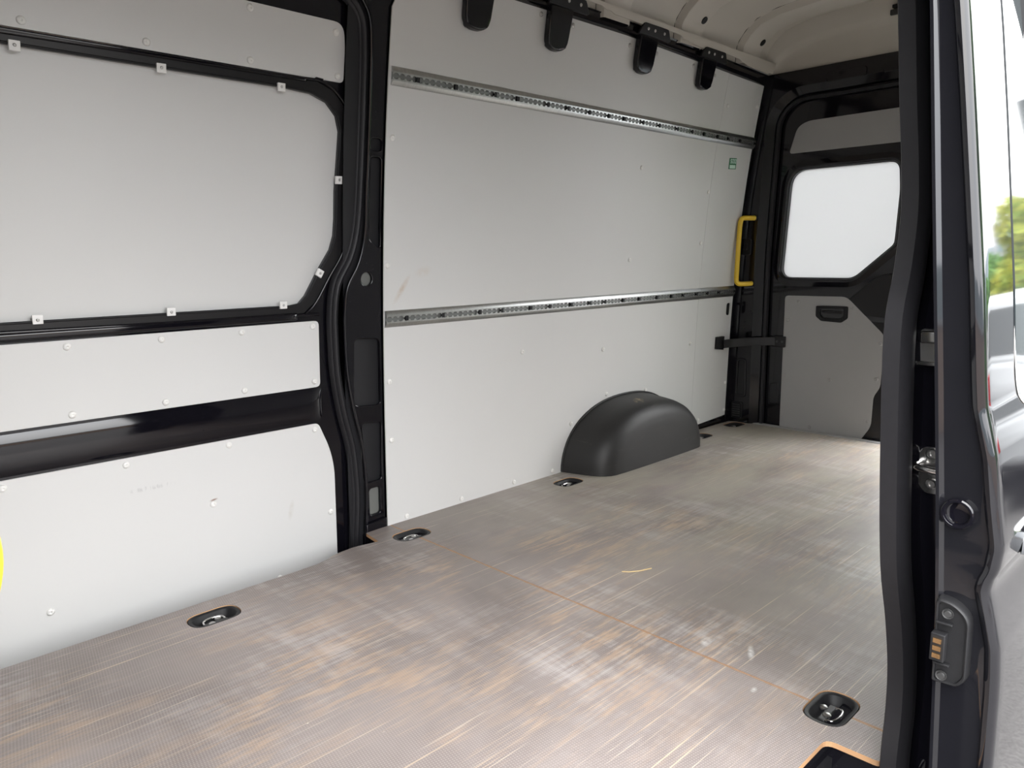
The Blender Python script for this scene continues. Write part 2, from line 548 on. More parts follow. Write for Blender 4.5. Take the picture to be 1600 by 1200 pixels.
def lathe_bm(bm, prof, axis_m, n=14):
    rows = []
    for r, h in prof:
        rows.append([axis_m @ Vector((r * math.cos(2 * math.pi * k / n), r * math.sin(2 * math.pi * k / n), h)) for k in range(n)])
    vs = add_grid(bm, rows, closed_u=True)
    if prof[0][0] > 0: bm.faces.new(vs[0])
    if prof[-1][0] > 0: bm.faces.new(vs[-1])
def lathe(name, prof, axis_m, mat, parent=None, n=14, ang=40):
    bm = bmesh.new(); lathe_bm(bm, prof, axis_m, n)
    bmesh.ops.remove_doubles(bm, verts=bm.verts, dist=1e-6)
    return from_bm(name, bm, mat, parent, ang)
def frame(loc, z):
    """matrix whose local Z points along z"""
    z = Vector(z).normalized()
    return Matrix.Translation(loc) @ z.to_track_quat('Z', 'Y').to_matrix().to_4x4()

def boolean_cut(o, cutter_bm):
    me = bpy.data.meshes.new('cut'); 
    bmesh.ops.recalc_face_normals(cutter_bm, faces=cutter_bm.faces)
    cutter_bm.to_mesh(me); cutter_bm.free()
    c = bpy.data.objects.new('cut', me); C.objects.link(c)
    b = o.modifiers.new('cut', 'BOOLEAN'); b.operation = 'DIFFERENCE'; b.object = c; b.solver = 'EXACT'
    bpy.context.view_layer.update()
    dg = bpy.context.evaluated_depsgraph_get()
    nm = bpy.data.meshes.new_from_object(o.evaluated_get(dg))
    o.modifiers.clear()
    o.data = nm
    bpy.data.objects.remove(c)

# screw with a domed white cap: one mesh shared by all
def _screw_mesh(mat, r=0.0105):
    bm = bmesh.new()
    lathe_bm(bm, [(r, 0), (r, 0.0012), (r * 0.86, 0.0036), (r * 0.5, 0.0052), (r * 0.26, 0.0054), (r * 0.22, 0.0036)], Matrix.Identity(4), 12)
    bmesh.ops.recalc_face_normals(bm, faces=bm.faces)
    me = bpy.data.meshes.new('screw'); bm.to_mesh(me); bm.free()
    me.materials.append(M[mat])
    me.polygons.foreach_set('use_smooth', [True] * len(me.polygons))
    return me
SCREW = _screw_mesh('screw_white')
SCREW_S = _screw_mesh('steel', 0.0095)
SCREW_G = _screw_mesh('grey_panel')
def screw(parent, loc, nrm, me=SCREW):
    o = bpy.data.objects.new('screw', me)
    C.objects.link(o)
    m = frame(loc, nrm)
    o.parent = parent
    if parent.type == 'EMPTY':
        o.matrix_parent_inverse = Matrix.Translation(-parent.location)
    o.matrix_basis = m
    return o
def side_nrm(z, side=1):
    d = (yw(z + .01) - yw(z - .01)) / .02
    return Vector((0, -1 * side, d)) if side > 0 else Vector((0, 1, d))

# ------------------------------------------------------------------ opening contour shared by both sliding-door openings
_path = [(1.415, -.34), (1.42, -.05), (1.43, .10), (1.43, .20), (1.418, .33), (1.386, .47), (1.366, .60), (1.360, .72), (1.360, .82),
         (1.376, .915), (1.424, 1.0), (1.450, 1.09), (1.461, 1.22), (1.466, 1.43), (1.465, 1.58), (1.462, 1.68), (1.450, 1.755), (1.405, 1.805),
         (1.33, 1.825), (1.15, 1.83), (.6, 1.83), (.02, 1.83)]
OPEN = [(p.x, p.y) for p in catmull([(x, z, 0) for x, z in _path], 4)]
# the near side of the van as seen from the open door: same contour, measured on its own pillar
_path_n = [(1.437, -.34), (1.437, .0), (1.455, .12), (1.456, .22), (1.434, .33), (1.398, .45), (1.386, .59), (1.387, .76), (1.400, .875), (1.442, .955), (1.484, 1.06), (1.496, 1.15),
           (1.500, 1.28), (1.520, 1.45), (1.528, 1.60), (1.522, 1.70), (1.50, 1.765), (1.44, 1.81), (1.35, 1.828), (1.15, 1.83), (.6, 1.83), (.02, 1.83)]
OPEN_N = [(p.x, p.y) for p in catmull([(x, z, 0) for x, z in _path_n], 4)]
def lip_d(z, lo_, hi_):
    k = min(1, max(0, (z - .98) / .22)); return lo_ + (hi_ - lo_) * k
def offset_var(pts, lo_, hi_):
    a, b = offset_path(pts, lo_), offset_path(pts, hi_)
    out = []
    for (px_, pz), p, q in zip(pts, a, b):
        k = min(1, max(0, (pz - .98) / .22)); out.append((p[0] + (q[0] - p[0]) * k, p[1] + (q[1] - p[1]) * k))
    return out
def offset_path(pts, d):
    out = []
    for i in range(len(pts)):
        a = Vector(pts[max(i - 1, 0)]); b = Vector(pts[min(i + 1, len(pts) - 1)])
        tg = (b - a).normalized()
        nrm = Vector((tg.y, -tg.x))          # to the right of travel = rearwards while going up
        p = Vector(pts[i]) + nrm * d
        out.append((p.x, p.y))
    return out

# ================================================================== THE VAN SHELL
# ---- floor -----------------------------------------------------------
floor = tag(box('floor', (-.15, .555, -.07), (4.06, 2.135, -.046), 'dark_void'), 'worn brown anti-slip plywood cargo floor of the van', 'floor', kind='structure')
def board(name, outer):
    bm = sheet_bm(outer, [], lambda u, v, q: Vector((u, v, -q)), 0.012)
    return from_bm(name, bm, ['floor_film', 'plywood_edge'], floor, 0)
fa = rounded([(-.12, .565), (1.447, .565), (1.45, .458), (1.5562, .452), (1.5562, 2.274), (1.446, 2.268), (1.432, 2.166), (1.34, 2.184),
              (1.255, 2.174), (1.205, 2.150), (1.16, 2.142), (-.12, 2.132)], [0, .022, .012, 0, 0, .006, .006, .02, .02, .02, .02, 0])
fb = [(1.5588, .452), (4.06, .452), (4.06, 2.150), (4.02, 2.262), (3.70, 2.270), (1.5588, 2.274)]
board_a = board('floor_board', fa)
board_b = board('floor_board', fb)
RINGS = [(.779, 2.028, 0), (1.556, 2.135, 0), (2.43, 2.145, 0), (3.575, 2.176, 0), (3.955, 2.187, 0), (1.563, .602, 0)]
def stadium(a, b, r, cx=0, cy=0, n=5):
    return [(cx + x, cy + y) for x, y in rounded([(-a, -b), (a, -b), (a, b), (-a, b)], r, n)]
for o in (board_a, board_b):
    for x, y, q in RINGS:
        if o is board_a and x > 1.64 or o is board_b and x < 1.48: continue
        boolean_cut(o, sheet_bm(stadium(.073, .047, .047, x, y, 8), [], lambda u, v, q: Vector((u, v, .02 - q)), 0.06))
    me = o.data
    for p in me.polygons:
        p.material_index = 0 if p.normal.z > 0.5 else 1
        p.use_smooth = False
# dark metal threshold strip at the rear doors
box('threshold_strip', (4.045, .60, -.03), (4.085, 2.12, .004), 'grey_panel', floor, .002)
# step wells on both sides
def step_well(y0, y1, yr):
    bm = bmesh.new()
    box_bm(bm, (-.1, y0, -.33), (1.50, y1, -.30))
    box_bm(bm, (-.1, min(yr, yr + .02 * (1 if yr > 1 else -1)), -.33), (1.50, max(yr, yr + .02 * (1 if yr > 1 else -1)), -.0125))
    return from_bm('step_well', bm, 'black_paint', floor, 35, .004)
step_well(2.12, 2.42, 2.118)
step_well(.30, .60, .585)
bm = bmesh.new(); box_bm(bm, (1.462, .40, -.33), (4.06, .60, -.013)); from_bm('side_sill', bm, 'black_paint', floor, 35, .004)
bm = bmesh.new(); box_bm(bm, (1.452, 2.125, -.33), (4.06, 2.42, -.0135)); from_bm('side_sill', bm, 'black_paint', floor, 35, .004)

# ---- far side wall -----------------------------------------------------
wall_l = tag(box('wall_left', (-.15, 2.44, -.45), (4.15, 2.47, 2.26), 'outer_paint'), 'white lined far side wall of the van with black door pillar', 'wall', kind='structure')
p1 = [(1.5465, -.004), (2.20, -.004), (3.40, -.004), (3.6185, .022), (3.6185, 1.955), (1.62, 1.955), (1.5465, 1.80)]
p2 = [(3.6215, .028), (3.9955, .043), (3.9955, 1.955), (3.6215, 1.955)]
slot = rounded([(3.925, .645), (3.965, .640), (3.965, .715), (3.925, .712)], .014)
plat = rounded([(3.825, .455), (3.895, .445), (3.895, .525), (3.825, .525)], .006)
wp1 = side_sheet('wall_panel', p1, [], 0, .005, 'white_panel', wall_l)
wp2 = side_sheet('wall_panel', p2, [slot], 0.001, .005, 'white_panel', wall_l)
wp1['label'] = 'long white lining board beside the black pillar'
wp2['label'] = 'narrow white lining board next to the rear corner'
side_sheet('wall_backing', [(1.56, -.3), (4.03, -.3), (4.03, 1.945), (1.56, 1.945)], [], .012, .01, 'dark_void', wall_l)
for x, z in [(1.572, 1.401), (1.562, .971), (1.567, .551), (1.572, .329), (1.635, .016), (1.911, .019), (2.213, .022), (2.969, .972), (3.586, 1.052),
             (2.804, .552), (3.564, .510), (2.993, 1.40), (3.602, 1.318), (2.255, .594), (2.461, .021)]:
    screw(wp1, (x, yw(z), z), side_nrm(z), SCREW)
for x, z in [(3.968, .241), (3.975, .075), (3.692, .058), (3.97, .47), (3.66, 1.75), (3.96, 1.78)]:
    screw(wp2, (x, yw(z) + .001, z), side_nrm(z), SCREW)
for x, z in [(2.225, 1.905), (2.41, 1.90), (2.785, 1.89), (2.985, 1.89), (3.29, 1.885), (3.49, 1.87)]:
    screw(wp1, (x, yw(z), z), side_nrm(z), SCREW_S)

# far pillar between the sliding door and the lining
pl = offset_var(OPEN, .036, .021)
i0 = 0
while pl[i0 + 1][1] < -.30: i0 += 1
left = [p for p in pl[i0:] if p[0] > 1.30 and p[1] < 1.885]
outer = [(1.5475, -.30)] + [(1.5475, 1.70), (1.5495, 1.80), (1.60, 1.90), (1.60, 1.93), (1.30, 1.93)] + left[::-1]
RR = lambda x0, x1, z0, z1, r: rounded([(x0, z0), (x1, z0), (x1, z1), (x0, z1)], r)
pockets = [RR(1.478, 1.524, .055, .158, .014), rounded([(1.460, .185), (1.533, .185), (1.537, .405), (1.455, .41)], .016),
           rounded([(1.427, .478), (1.536, .470), (1.536, .712), (1.432, .720)], .022), RR(1.496, 1.538, 1.356, 1.395, .014),
           rounded([(1.496, 1.06), (1.5385, 1.03), (1.5385, 1.335), (1.496, 1.335)], .014)]
hole = [(1.484 + .022 * math.cos(k * math.pi / 8), .926 + .024 * math.sin(k * math.pi / 8)) for k in range(16)]
pil = side_sheet('pillar', outer, pockets + [hole], .012, .012, 'black_paint', wall_l, bevel=.004, seg=3)
side_sheet('pillar_back', [(1.40, -.28), (1.546, -.28), (1.546, 1.92), (1.40, 1.92)], [], .028, .004, 'dark_void', wall_l)
side_sheet('pocket_liner', pockets[0], [], .025, .002, 'pocket_grey', wall_l)
side_sheet('pocket_liner', hole, [], .024, .003, 'pocket_grey', wall_l)
side_sheet('pillar_skirt', [(1.452, -.02), (1.545, -.02), (1.545, .035), (1.452, .028)], [], .0, .012, 'black_paint', wall_l, bevel=.005)
def side_path(pts, off, side):
    return [Vector((x, side_y(z, off, side), z)) for x, z in pts]
tube('flange_lip', side_path([p for p in offset_var(OPEN, .033, .018) if p[0] > .3], .010, 1), .0055, 'black_paint', wall_l)
# far rubber seal: flat-backed with three ridges
seal_prof = [(-.021, .010), (-.018, -.002), (-.011, -.006), (-.006, .000), (.000, -.009), (.006, -.011), (.012, -.004), (.016, -.004), (.020, .002), (.021, .012)]
def seal(side, parent, off, prof, d):
    p3 = side_path(offset_path(OPEN, d), off, side)
    bm = bmesh.new()
    sweep_bm(bm, p3, [(a, b if side > 0 else -b) for a, b in prof], (0, 1, 0))
    return from_bm('rubber_seal', bm, 'rubber', parent, 50)
seal(1, wall_l, .030, [(-a, b) for a, b in seal_prof], 0.0)
# header above the far door
side_sheet('door_header', [(-.1, 1.86), (1.36, 1.86), (1.47, 1.80), (1.60, 1.88), (1.60, 2.0), (-.1, 2.0)], [], .010, .02, 'black_paint', wall_l, bevel=.004)
# low black channel between lining board and floor behind the wheel arch
bm = bmesh.new()
sweep_bm(bm, [(3.40, 2.292, 0), (4.0, 2.292, 0)], [(-.012, .0), (.012, .0), (.012, .03), (-.012, .03)], (0, 0, 1))
from_bm('floor_channel', bm, 'black_paint', wall_l)

# cant rail at the top of the far wall
trim = tag(empty('trim_1', (1.6, 2.1, 1.93)), 'black steel cant rail along the top of the white lining', 'beam', kind='structure')
def beam_z(x): return 1.926 - max(0, x - 2.75) * .028
xs = [1.55 + .1 * i for i in range(25)] + [4.03]
bm = bmesh.new()
rows = []
for x in xs:
    z0 = beam_z(x)
    y = yw(z0)
    rows.append([(x, y + .01, z0 - .004), (x, y - .012, z0), (x, y - .020, z0 + .006), (x, y - .022, z0 + .016), (x, y - .012, z0 + .022),
                 (x, y - .012, z0 + .044), (x, y - .018, z0 + .050), (x, y + .02, z0 + .052)])
add_grid(bm, rows)
from_bm('rail_body', bm, 'black_paint', trim, 40)
TABS = [(1.892, .066), (2.308, .064), (2.878, .066), (3.375, .064)]
for x, hw in TABS:
    zt = beam_z(x) + .012
    zb = 1.786
    # tapered tongue, rounded foot, hanging a little proud of the lining
    poly = rounded([(x - hw, zt), (x - hw * .92, zb), (x + hw * .80, zb), (x + hw, zt)], [0, .05, .05, 0], 7)
    tb = side_sheet('bracket', poly, [], -.034, .03, 'black_paint', trim, bevel=.006, seg=3)
    # riveted foot plate on the rail
    fp = side_sheet('foot_plate', rounded([(x - .08, beam_z(x) + .014), (x + .16, beam_z(x) + .014), (x + .13, beam_z(x) + .062), (x - .05, beam_z(x) + .062)], .012), [], -.030, .012, 'flange', trim, bevel=.002)
    for dx in (-.02, .03, .10):
        o = bpy.data.objects.new('rivet', SCREW_S); C.objects.link(o); o.parent = fp
        zz = beam_z(x) + .04
        o.matrix_basis = frame((x + dx, yw(zz) - .030, zz), side_nrm(zz)) @ Matrix.Scale(.7, 4)

# ---- roof ------------------------------------------------------------------
sec = [(2.098, 1.955), (2.092, 2.03), (2.080, 2.058), (2.045, 2.10), (1.985, 2.145), (1.88, 2.172), (1.70, 2.186), (1.36, 2.192)]
secm = sec + [(2 * YC - y, z) for y, z in sec[-2::-1]]
def roof_rows(x0, x1, off, n=1, ymin=None):
    rows = []
    for i in range(n + 1):
        x = x0 + (x1 - x0) * i / max(n, 1)
        row = []
        for k, (y, z) in enumerate(secm):
            a = Vector(secm[max(k - 1, 0)]); b = Vector(secm[min(k + 1, len(secm) - 1)])
            tg = (b - a).normalized(); nn = Vector((tg.y, -tg.x))
            if nn.y > 0: nn = -nn
            if k in (0, len(secm) - 1): nn = Vector((-1 if k == 0 else 1, 0))
            row.append((x, y + nn.x * off, z + nn.y * off))
        rows.append(row)
    return rows
bm = bmesh.new()
add_grid(bm, roof_rows(-.15, 4.02, 0, 40))
ceil = from_bm('ceiling', bm, 'roof_cream', None, 50)
tag(ceil, 'cream fibreglass high roof with moulded ribs', 'ceiling', kind='structure')
def roof_rib(x0, x1, d=.030):
    bm = bmesh.new()
    prof = [(x0 - .020, -.002), (x0 - .004, d * .9), (x0 + .004, d), (x1 - .004, d), (x1 + .004, d * .9), (x1 + .020, -.002)]
    rows = [roof_rows(x, x, o, 0)[0] for x, o in prof]
    add_grid(bm, rows)
    return from_bm('roof_rib', bm, 'roof_cream', ceil, 40)
for x0 in (1.46, 2.02, 2.57, 3.13, 3.69):
    rb = roof_rib(x0, x0 + .165)
    sp_ = [Vector(p) for p in roof_rows(x0 - .026, x0 - .026, .001, 0)[0]]
    tube('rib_seam', catmull(sp_, 3), .0016, 'dark_void', rb, up=(1, 0, 0), n=5)
    # dark plug in the shoulder of each rib
    lathe('rib_plug', [(.018, 0), (.017, .003), (.006, .004), (.002, .0035)], frame((x0 + .13, 2.032, 2.068), (0, -.75, -.66)), 'black_plastic', rb)
# shallow blocks at the foot of the ribs and a scalloped cream edge above the cant rail
bm = bmesh.new()
edge = []
x = 1.55
pts = []
while x < 4.02:
    ph = (x - 1.892) % .55
    dz = .016 if .18 < ph < .42 else (.0 if ph < .12 or ph > .48 else .008)
    pts.append((x, beam_z(x) + .066 - dz)); x += .03
f = lambda u, v, q: Vector((u, yw(v) - .020 - q, v))
outl = pts + [(4.02, 2.0), (1.55, 2.01)]
from_bm('edge_flange', sheet_bm(outl, [], f, .004), 'roof_cream', ceil, 40)
bm.free()
# rear end of the roof: upright cream face with a rounded ridge
bm = bmesh.new()
rows = []
for yy in np.linspace(.60, 2.12, 40):
    t_ = (yy - YC) / .76
    zr = 2.095 - .155 * abs(t_) ** 7          # ridge drops at the corners
    rows.append([(3.95, yy, 2.235), (3.975, yy, zr + .075), (4.0, yy, zr + .02), (4.012, yy, zr + .002), (4.03, yy, zr - .004), (4.04, yy, zr - .02), (4.048, yy, zr - .06), (4.05, yy, 1.92)])
add_grid(bm, rows)
from_bm('roof_end', bm, 'roof_cream', ceil, 50)
# small wiring connector fixed to the roof end
cn = box('wiring_connector', (3.965, 1.405, 2.135), (3.995, 1.455, 2.15), 'black_plastic', ceil, .003)
box('connector_plug', (3.972, 1.425, 2.105), (3.99, 1.465, 2.13), 'dark_steel', cn, .003)
box('outer_skin', (-.15, .20, 2.25), (4.15, 2.47, 2.27), 'outer_paint', ceil)

# ---- rear frame ------------------------------------------------------------
def edge_in(z): return 2.088 - max(0, z - 1.0) * .045
def rear_loop(d, n=10):
    pts = []
    for z in np.linspace(-.03, 1.66, 18):
        pts.append((edge_in(z) + d, z))
    r = .16 + d
    cy, cz = edge_in(1.66) + d - r, 1.66
    top = 1.815 + d
    for k in range(1, n + 1):
        a = k / n * math.pi / 2
        pts.append((cy + r * math.cos(a), cz + (top - cz) * math.sin(a)))
    m = [(2 * YC - y, z) for y, z in pts[::-1]]
    return pts + m
Lo, Li = rear_loop(.052), rear_loop(0)
zlist = np.linspace(-.03, 1.95, 40)
outl = [(yw(z) + .01, z) for z in zlist] + [(2 * YC - yw(z) - .01, z) for z in zlist[::-1]]
# open-bottomed frame: the hole runs into the bottom edge
bm = bmesh.new()
vo = [bm.verts.new((4.035, y, z)) for y, z in Lo]
vi = [bm.verts.new((4.085, y, z)) for y, z in Li]
vd = [bm.verts.new((4.13, y, z)) for y, z in Li]
for A, B in ((vo, vi), (vi, vd)):
    for i in range(len(A) - 1):
        bm.faces.new((A[i], A[i + 1], B[i + 1], B[i]))
chamfer_bm = bm
poly = Lo + [(y, z) for y, z in outl[::-1]][:0]
frame_poly = Lo + [(2 * YC - yw(z) - .01, z) for z in zlist] + [(yw(z) + .01, z) for z in zlist[::-1]]
f = lambda u, v, q: Vector((4.035 + q, u, v))
wall_rear = from_bm('wall_rear', sheet_bm(frame_poly, [], f, .012), 'black_paint', None, 35)
tag(wall_rear, 'black painted rear door frame of the van', 'door frame', kind='structure')
from_bm('door_jamb', chamfer_bm, 'black_paint', wall_rear, 30)
# front return of the corner pillar against the lining
bm = bmesh.new()
rows = []
for z in np.linspace(-.03, 1.93, 30):
    y = yw(z)
    rows.append([(3.985, y + .012, z), (3.990, y - .006, z), (4.022, y - .012, z), (4.036, y - .020, z), (4.036, y - .03, z)])
add_grid(bm, rows)
from_bm('corner_pillar', bm, 'black_paint', wall_rear, 40)
# seal around the rear opening
seal_path = [Vector((4.080, y, z)) for y, z in rear_loop(-.004)]
bm = bmesh.new()
sweep_bm(bm, seal_path, [(-.012, -.012), (.002, -.016), (.012, -.008), (.013, .010), (-.012, .010)], (1, 0, 0))
from_bm('rubber_seal', bm, 'rubber', wall_rear, 50)
# ribs pressed into the header
rear_sheet('header_pressing', rounded([(.9, 1.86), (1.50, 1.86), (1.50, 1.905), (.9, 1.905)], .015), [], 4.029, .006, 'black_paint', wall_rear, .003)
rear_sheet('header_pressing', rounded([(1.58, 1.862), (1.78, 1.862), (1.78, 1.91), (1.58, 1.91)], .015), [], 4.029, .006, 'black_paint', wall_rear, .003)
# oval pressing and grille low on the corner pillar
pp = rounded([(2.165, .155), (2.235, .155), (2.228, .385), (2.17, .385)], .02)
pin = rounded([(2.176, .170), (2.224, .170), (2.218, .372), (2.18, .372)], .015)
rear_sheet('pillar_pressing', pp, [pin], 4.027, .008, 'black_paint', wall_rear, .002)
vent = rear_sheet('vent_grille', rounded([(2.182, .024), (2.252, .024), (2.252, .122), (2.182, .122)], .014), [], 4.026, .009, 'black_plastic', wall_rear, .003)
for k in range(6):
    z = .036 + k * .0135
    box('grille_slat', (4.019, 2.194, z), (4.027, 2.241, z + .005), 'dark_steel', vent, .001)
rear_sheet('switch_plate', rounded([(2.165, .985), (2.225, .985), (2.215, 1.075), (2.16, 1.075)], .014), [], 4.024, .011, 'black_plastic', wall_rear, .003)
rear_sheet('switch_button', rounded([(2.184, 1.015), (2.206, 1.015), (2.203, 1.05), (2.182, 1.05)], .006), [], 4.018, .007, 'flange', wall_rear, .002)
for y, z in ((2.185, .60), (2.205, .70), (2.15, .665), (2.19, .56)):
    lathe('plug_hole', [(.007, 0), (.006, .002), (.002, .0015)], frame((4.0345, y, z), (-1, 0, 0)), 'dark_void', wall_rear, 10)

# ---- near side: pillar, jamb, seal, header -------------------------------------
wall_r = tag(empty('wall_right', (1.5, .45, 0)), 'black door pillar with thick rubber seal beside the open sliding door', 'pillar', kind='structure')
jamb = [(.30, .006), (.055, .006), (.030, .004), (.026, .022), (.050, .034), (.066, .038), (.070, .041), (.0705, .046), (.0715, .098), (.071, .103), (.060, .110), (.062, .118), (.075, .124), (.30, .130)]
up_path = [p for p in OPEN_N if p[0] > 1.34 and p[1] < 1.80]
bm = bmesh.new()
rows = []
for i, (x, z) in enumerate(up_path):
    rows.append([(x + dx if dx < .2 else 1.75, side_y(z, dy, -1), z) for dx, dy in jamb])
add_grid(bm, rows)
from_bm('pillar', bm, 'black_paint', wall_r, 35)
prof = [(-.026, .012), (-.030, .002), (-.026, -.008), (-.016, -.012), (-.012, -.006), (-.004, -.004), (.002, -.013), (.012, -.019), (.022, -.015), (.027, -.004), (.026, .008), (.016, .014)]
# near seal: broad two-lobed rubber profile, lobes facing the opening
def near_seal():
    p3 = side_path(OPEN_N, .0, -1)
    bm = bmesh.new()
    # (a: rearwards in the opening plane, b: +Y inwards)
    pr = [(.034, -.006), (.018, .000), (.004, -.001), (-.010, -.003), (-.015, -.010), (-.0125, -.0165), (-.004, -.0185), (-.002, -.0215), (-.011, -.026), (-.0145, -.034), (-.011, -.043), (-.001, -.047), (.018, -.044), (.034, -.034)]
    sweep_bm(bm, p3, pr, (0, 1, 0))
    return from_bm('rubber_seal', bm, 'rubber', wall_r, 50)
ns = near_seal()
side_sheet('door_header', [(-.15, 1.85), (1.40, 1.85), (1.50, 1.77), (1.75, 1.77), (1.75, 2.02), (-.15, 2.02)], [], .01, .10, 'black_paint', wall_r, side=-1)
side_sheet('wall_panel', [(1.72, 0), (4.0, 0), (4.0, 1.96), (1.72, 1.96)], [], 0, .005, 'white_panel', wall_r, side=-1)
box('front_pillar', (-.15, .30, -.33), (-.01, .50, 2.05), 'black_paint', wall_r, .01)
box('outer_skin', (1.60, .365, -.45), (4.15, .39, 1.5), 'outer_paint', wall_r)
bm = bmesh.new()
add_grid(bm, [[(-.15, .40, 1.84), (-.15, .44, 2.06), (-.15, .62, 2.26)], [(4.15, .40, 1.84), (4.15, .44, 2.06), (4.15, .62, 2.26)]])
from_bm('roof_skin', bm, 'outer_paint', wall_r)
bm = bmesh.new()
add_grid(bm, [[(1.62, .37, 1.45), (1.62, .41, 1.9)], [(4.15, .37, 1.45), (4.15, .41, 1.9)]])
from_bm('upper_skin', bm, 'outer_paint', wall_r)
# striker plates on the jamb
def jamb_x(z):
    for (xa, za), (xb, zb) in zip(up_path, up_path[1:]):
        if za <= z <= zb: return xa + (xb - xa) * (z - za) / (zb - za) + .070
    return 1.43
xj = jamb_x(.61)
sp = rear_sheet('striker_plate', rounded([(.365, .566), (.420, .564), (.443, .596), (.443, .620), (.427, .650), (.365, .655)], .010), [], xj - .004, .004, 'bright_steel', wall_r, .0012)
bm = bmesh.new()
hoop = catmull([(xj - .002, .436, .617), (xj - .022, .434, .617), (xj - .030, .424, .616), (xj - .030, .39, .614), (xj - .028, .365, .612)], 5)
sweep_bm(bm, hoop, circle(.0065, 10), (0, 0, 1)); from_bm('striker_loop', bm, 'bright_steel', sp, 50)
for y, z in ((.410, .640), (.408, .584)):
    lathe('striker_bolt', [(.0095, 0), (.0095, .004), (.007, .007), (.004, .007), (.0035, .004)], frame((xj - .004, y, z), (-1, 0, 0)), 'steel', sp, 12)
xj2 = jamb_x(.83)
bk = rear_sheet('catch_plate', rounded([(.375, .800), (.446, .800), (.446, .862), (.375, .862)], .006), [], xj2 - .010, .010, 'steel', wall_r, .002)
box('catch_roller', (xj2 - .028, .378, .838), (xj2 - .010, .442, .860), 'bright_steel', bk, .004, 3)
box('catch_lip', (xj2 - .022, .378, .798), (xj2 - .010, .446, .806), 'bright_steel', bk, .002)

# ---- bulkhead -------------------------------------------------------------
wf = tag(box('wall_front', (-.19, .40, -.33), (-.15, 2.44, 2.25), 'bulkhead_grey'), 'plain dark grey bulkhead behind the cab', 'wall', kind='structure')

# ================================================================== DOORS
# ---- far sliding door, closed -----------------------------------------------
d1 = tag(empty('door_1', (.7, 2.28, 0)), 'closed black sliding door lined with white boards held by screws', 'door', kind='structure')
win = [(-.12, .847), (1.205, .847), (1.245, .853), (1.269, .877), (1.32, .961), (1.365, 1.028), (1.380, 1.075), (1.384, 1.13), (1.385, 1.22), (1.391, 1.30), (1.398, 1.41),
       (1.385, 1.457), (1.349, 1.494), (1.292, 1.513), (1.20, 1.518), (-.12, 1.519)]
dl = [p for p in offset_path(OPEN, -.012) if p[0] > -.1]
outer = [(-.14, -.34)] + dl + [(-.14, 1.84)]
dsheet = side_sheet('door_frame', outer, [win], .050, .022, 'black_paint', d1, bevel=.004, seg=3)
glass_panel = side_sheet('door_panel', offset_path(win, .010), [], .066, .004, 'white_panel', d1)
glass_panel['label'] = 'large white board filling the window opening'
# dull flange trim round the window and its glossy rim
def wpath(d0, d1):
    # d0 along the long straight edges, d1 round the rear end
    out = []
    for (x, z), (ax, az), (bx, bz) in zip(win, offset_path(win, d0), offset_path(win, d1)):
        k = min(1, max(0, (x - 1.10) / .18))
        out.append((ax + (bx - ax) * k, az + (bz - az) * k))
    return out
_w = catmull([(x, z, 0) for x, z in win], 3)
win_s = [(p.x, p.y) for p in _w]
poly = wpath(.001, .001) + wpath(.016, .040)[::-1]
side_sheet('window_flange', poly, [], .046, .004, 'flange', d1, bevel=.001)
rim = [(p.x, p.y) for p in catmull([(x, z, 0) for x, z in wpath(.019, .044)], 4)]
tube('window_rim', side_path(rim, .046, 1), .0055, 'black_paint', d1)
tube('window_bead', side_path(wpath(.002, .002), .047, 1), .0035, 'black_plastic', d1)
upper = rounded([(-.12, 1.557), (1.404, 1.557), (1.406, 1.66), (1.398, 1.732), (1.30, 1.732), (-.12, 1.734)], [0, .016, .02, .06, .02, 0], 6)
midp = rounded([(-.12, .565), (1.311, .562), (1.312, .791), (-.12, .791)], [0, .018, .018, 0])
lowp = rounded([(-.12, -.31), (1.353, -.31), (1.355, .26), (1.340, .335), (1.298, .434), (-.12, .433)], [0, 0, .06, .06, .016, 0], 6)
PN = {}
for nm, poly in (('upper', upper), ('mid', midp), ('low', lowp)):
    PN[nm] = side_sheet('door_panel', poly, [], .045, .006, 'white_panel', d1, bevel=.001)
PN['upper']['label'] = 'narrow white board at the top of the door'
PN['mid']['label'] = 'white board between the two black cross bars'
PN['low']['label'] = 'tall white board at the foot of the door'
ds = dict(upper=[(.509, 1.575), (.797, 1.576), (1.087, 1.716), (1.088, 1.576), (1.37, 1.70), (1.381, 1.574), (.50, 1.716)],
          mid=[(.548, .773), (.795, .772), (1.039, .773), (1.288, .773), (.545, .584), (.794, .583), (1.039, .585), (1.289, .583)],
          low=[(.365, .413), (.67, .414), (.977, .416), (1.283, .414), (.914, .233), (.44, .034), (1.332, .10), (1.124, -.087)])
for k, L in ds.items():
    for x, z in L:
        screw(PN[k], (x, yw(z) + .045, z), side_nrm(z))
# raised cross bars of the door shell
def bar(z0, z1, x1, depth, name='cross_bar'):
    bm = bmesh.new(); rows = []
    for x in (-.12, x1 - .05, x1 - .015, x1):
        e = depth if x < x1 - .01 else -.002
        zs_ = np.linspace(z0, z1, 9)
        row = [(x, yw(z0) + .051, z0)]
        for k, z in enumerate(zs_):
            s = k / 8
            h = depth * (1 - (abs(2 * s - 1)) ** 4) if x < x1 - .001 else 0
            row.append((x, yw(z) + .050 - h, z))
        row.append((x, yw(z1) + .051, z1))
        rows.append(row)
    add_grid(bm, rows)
    return from_bm(name, bm, 'black_paint', d1, 50)
bar(1.541, 1.555, 1.28, .010)
bar(.795, .824, 1.24, .012)
bar(.440, .556, 1.315, .010)
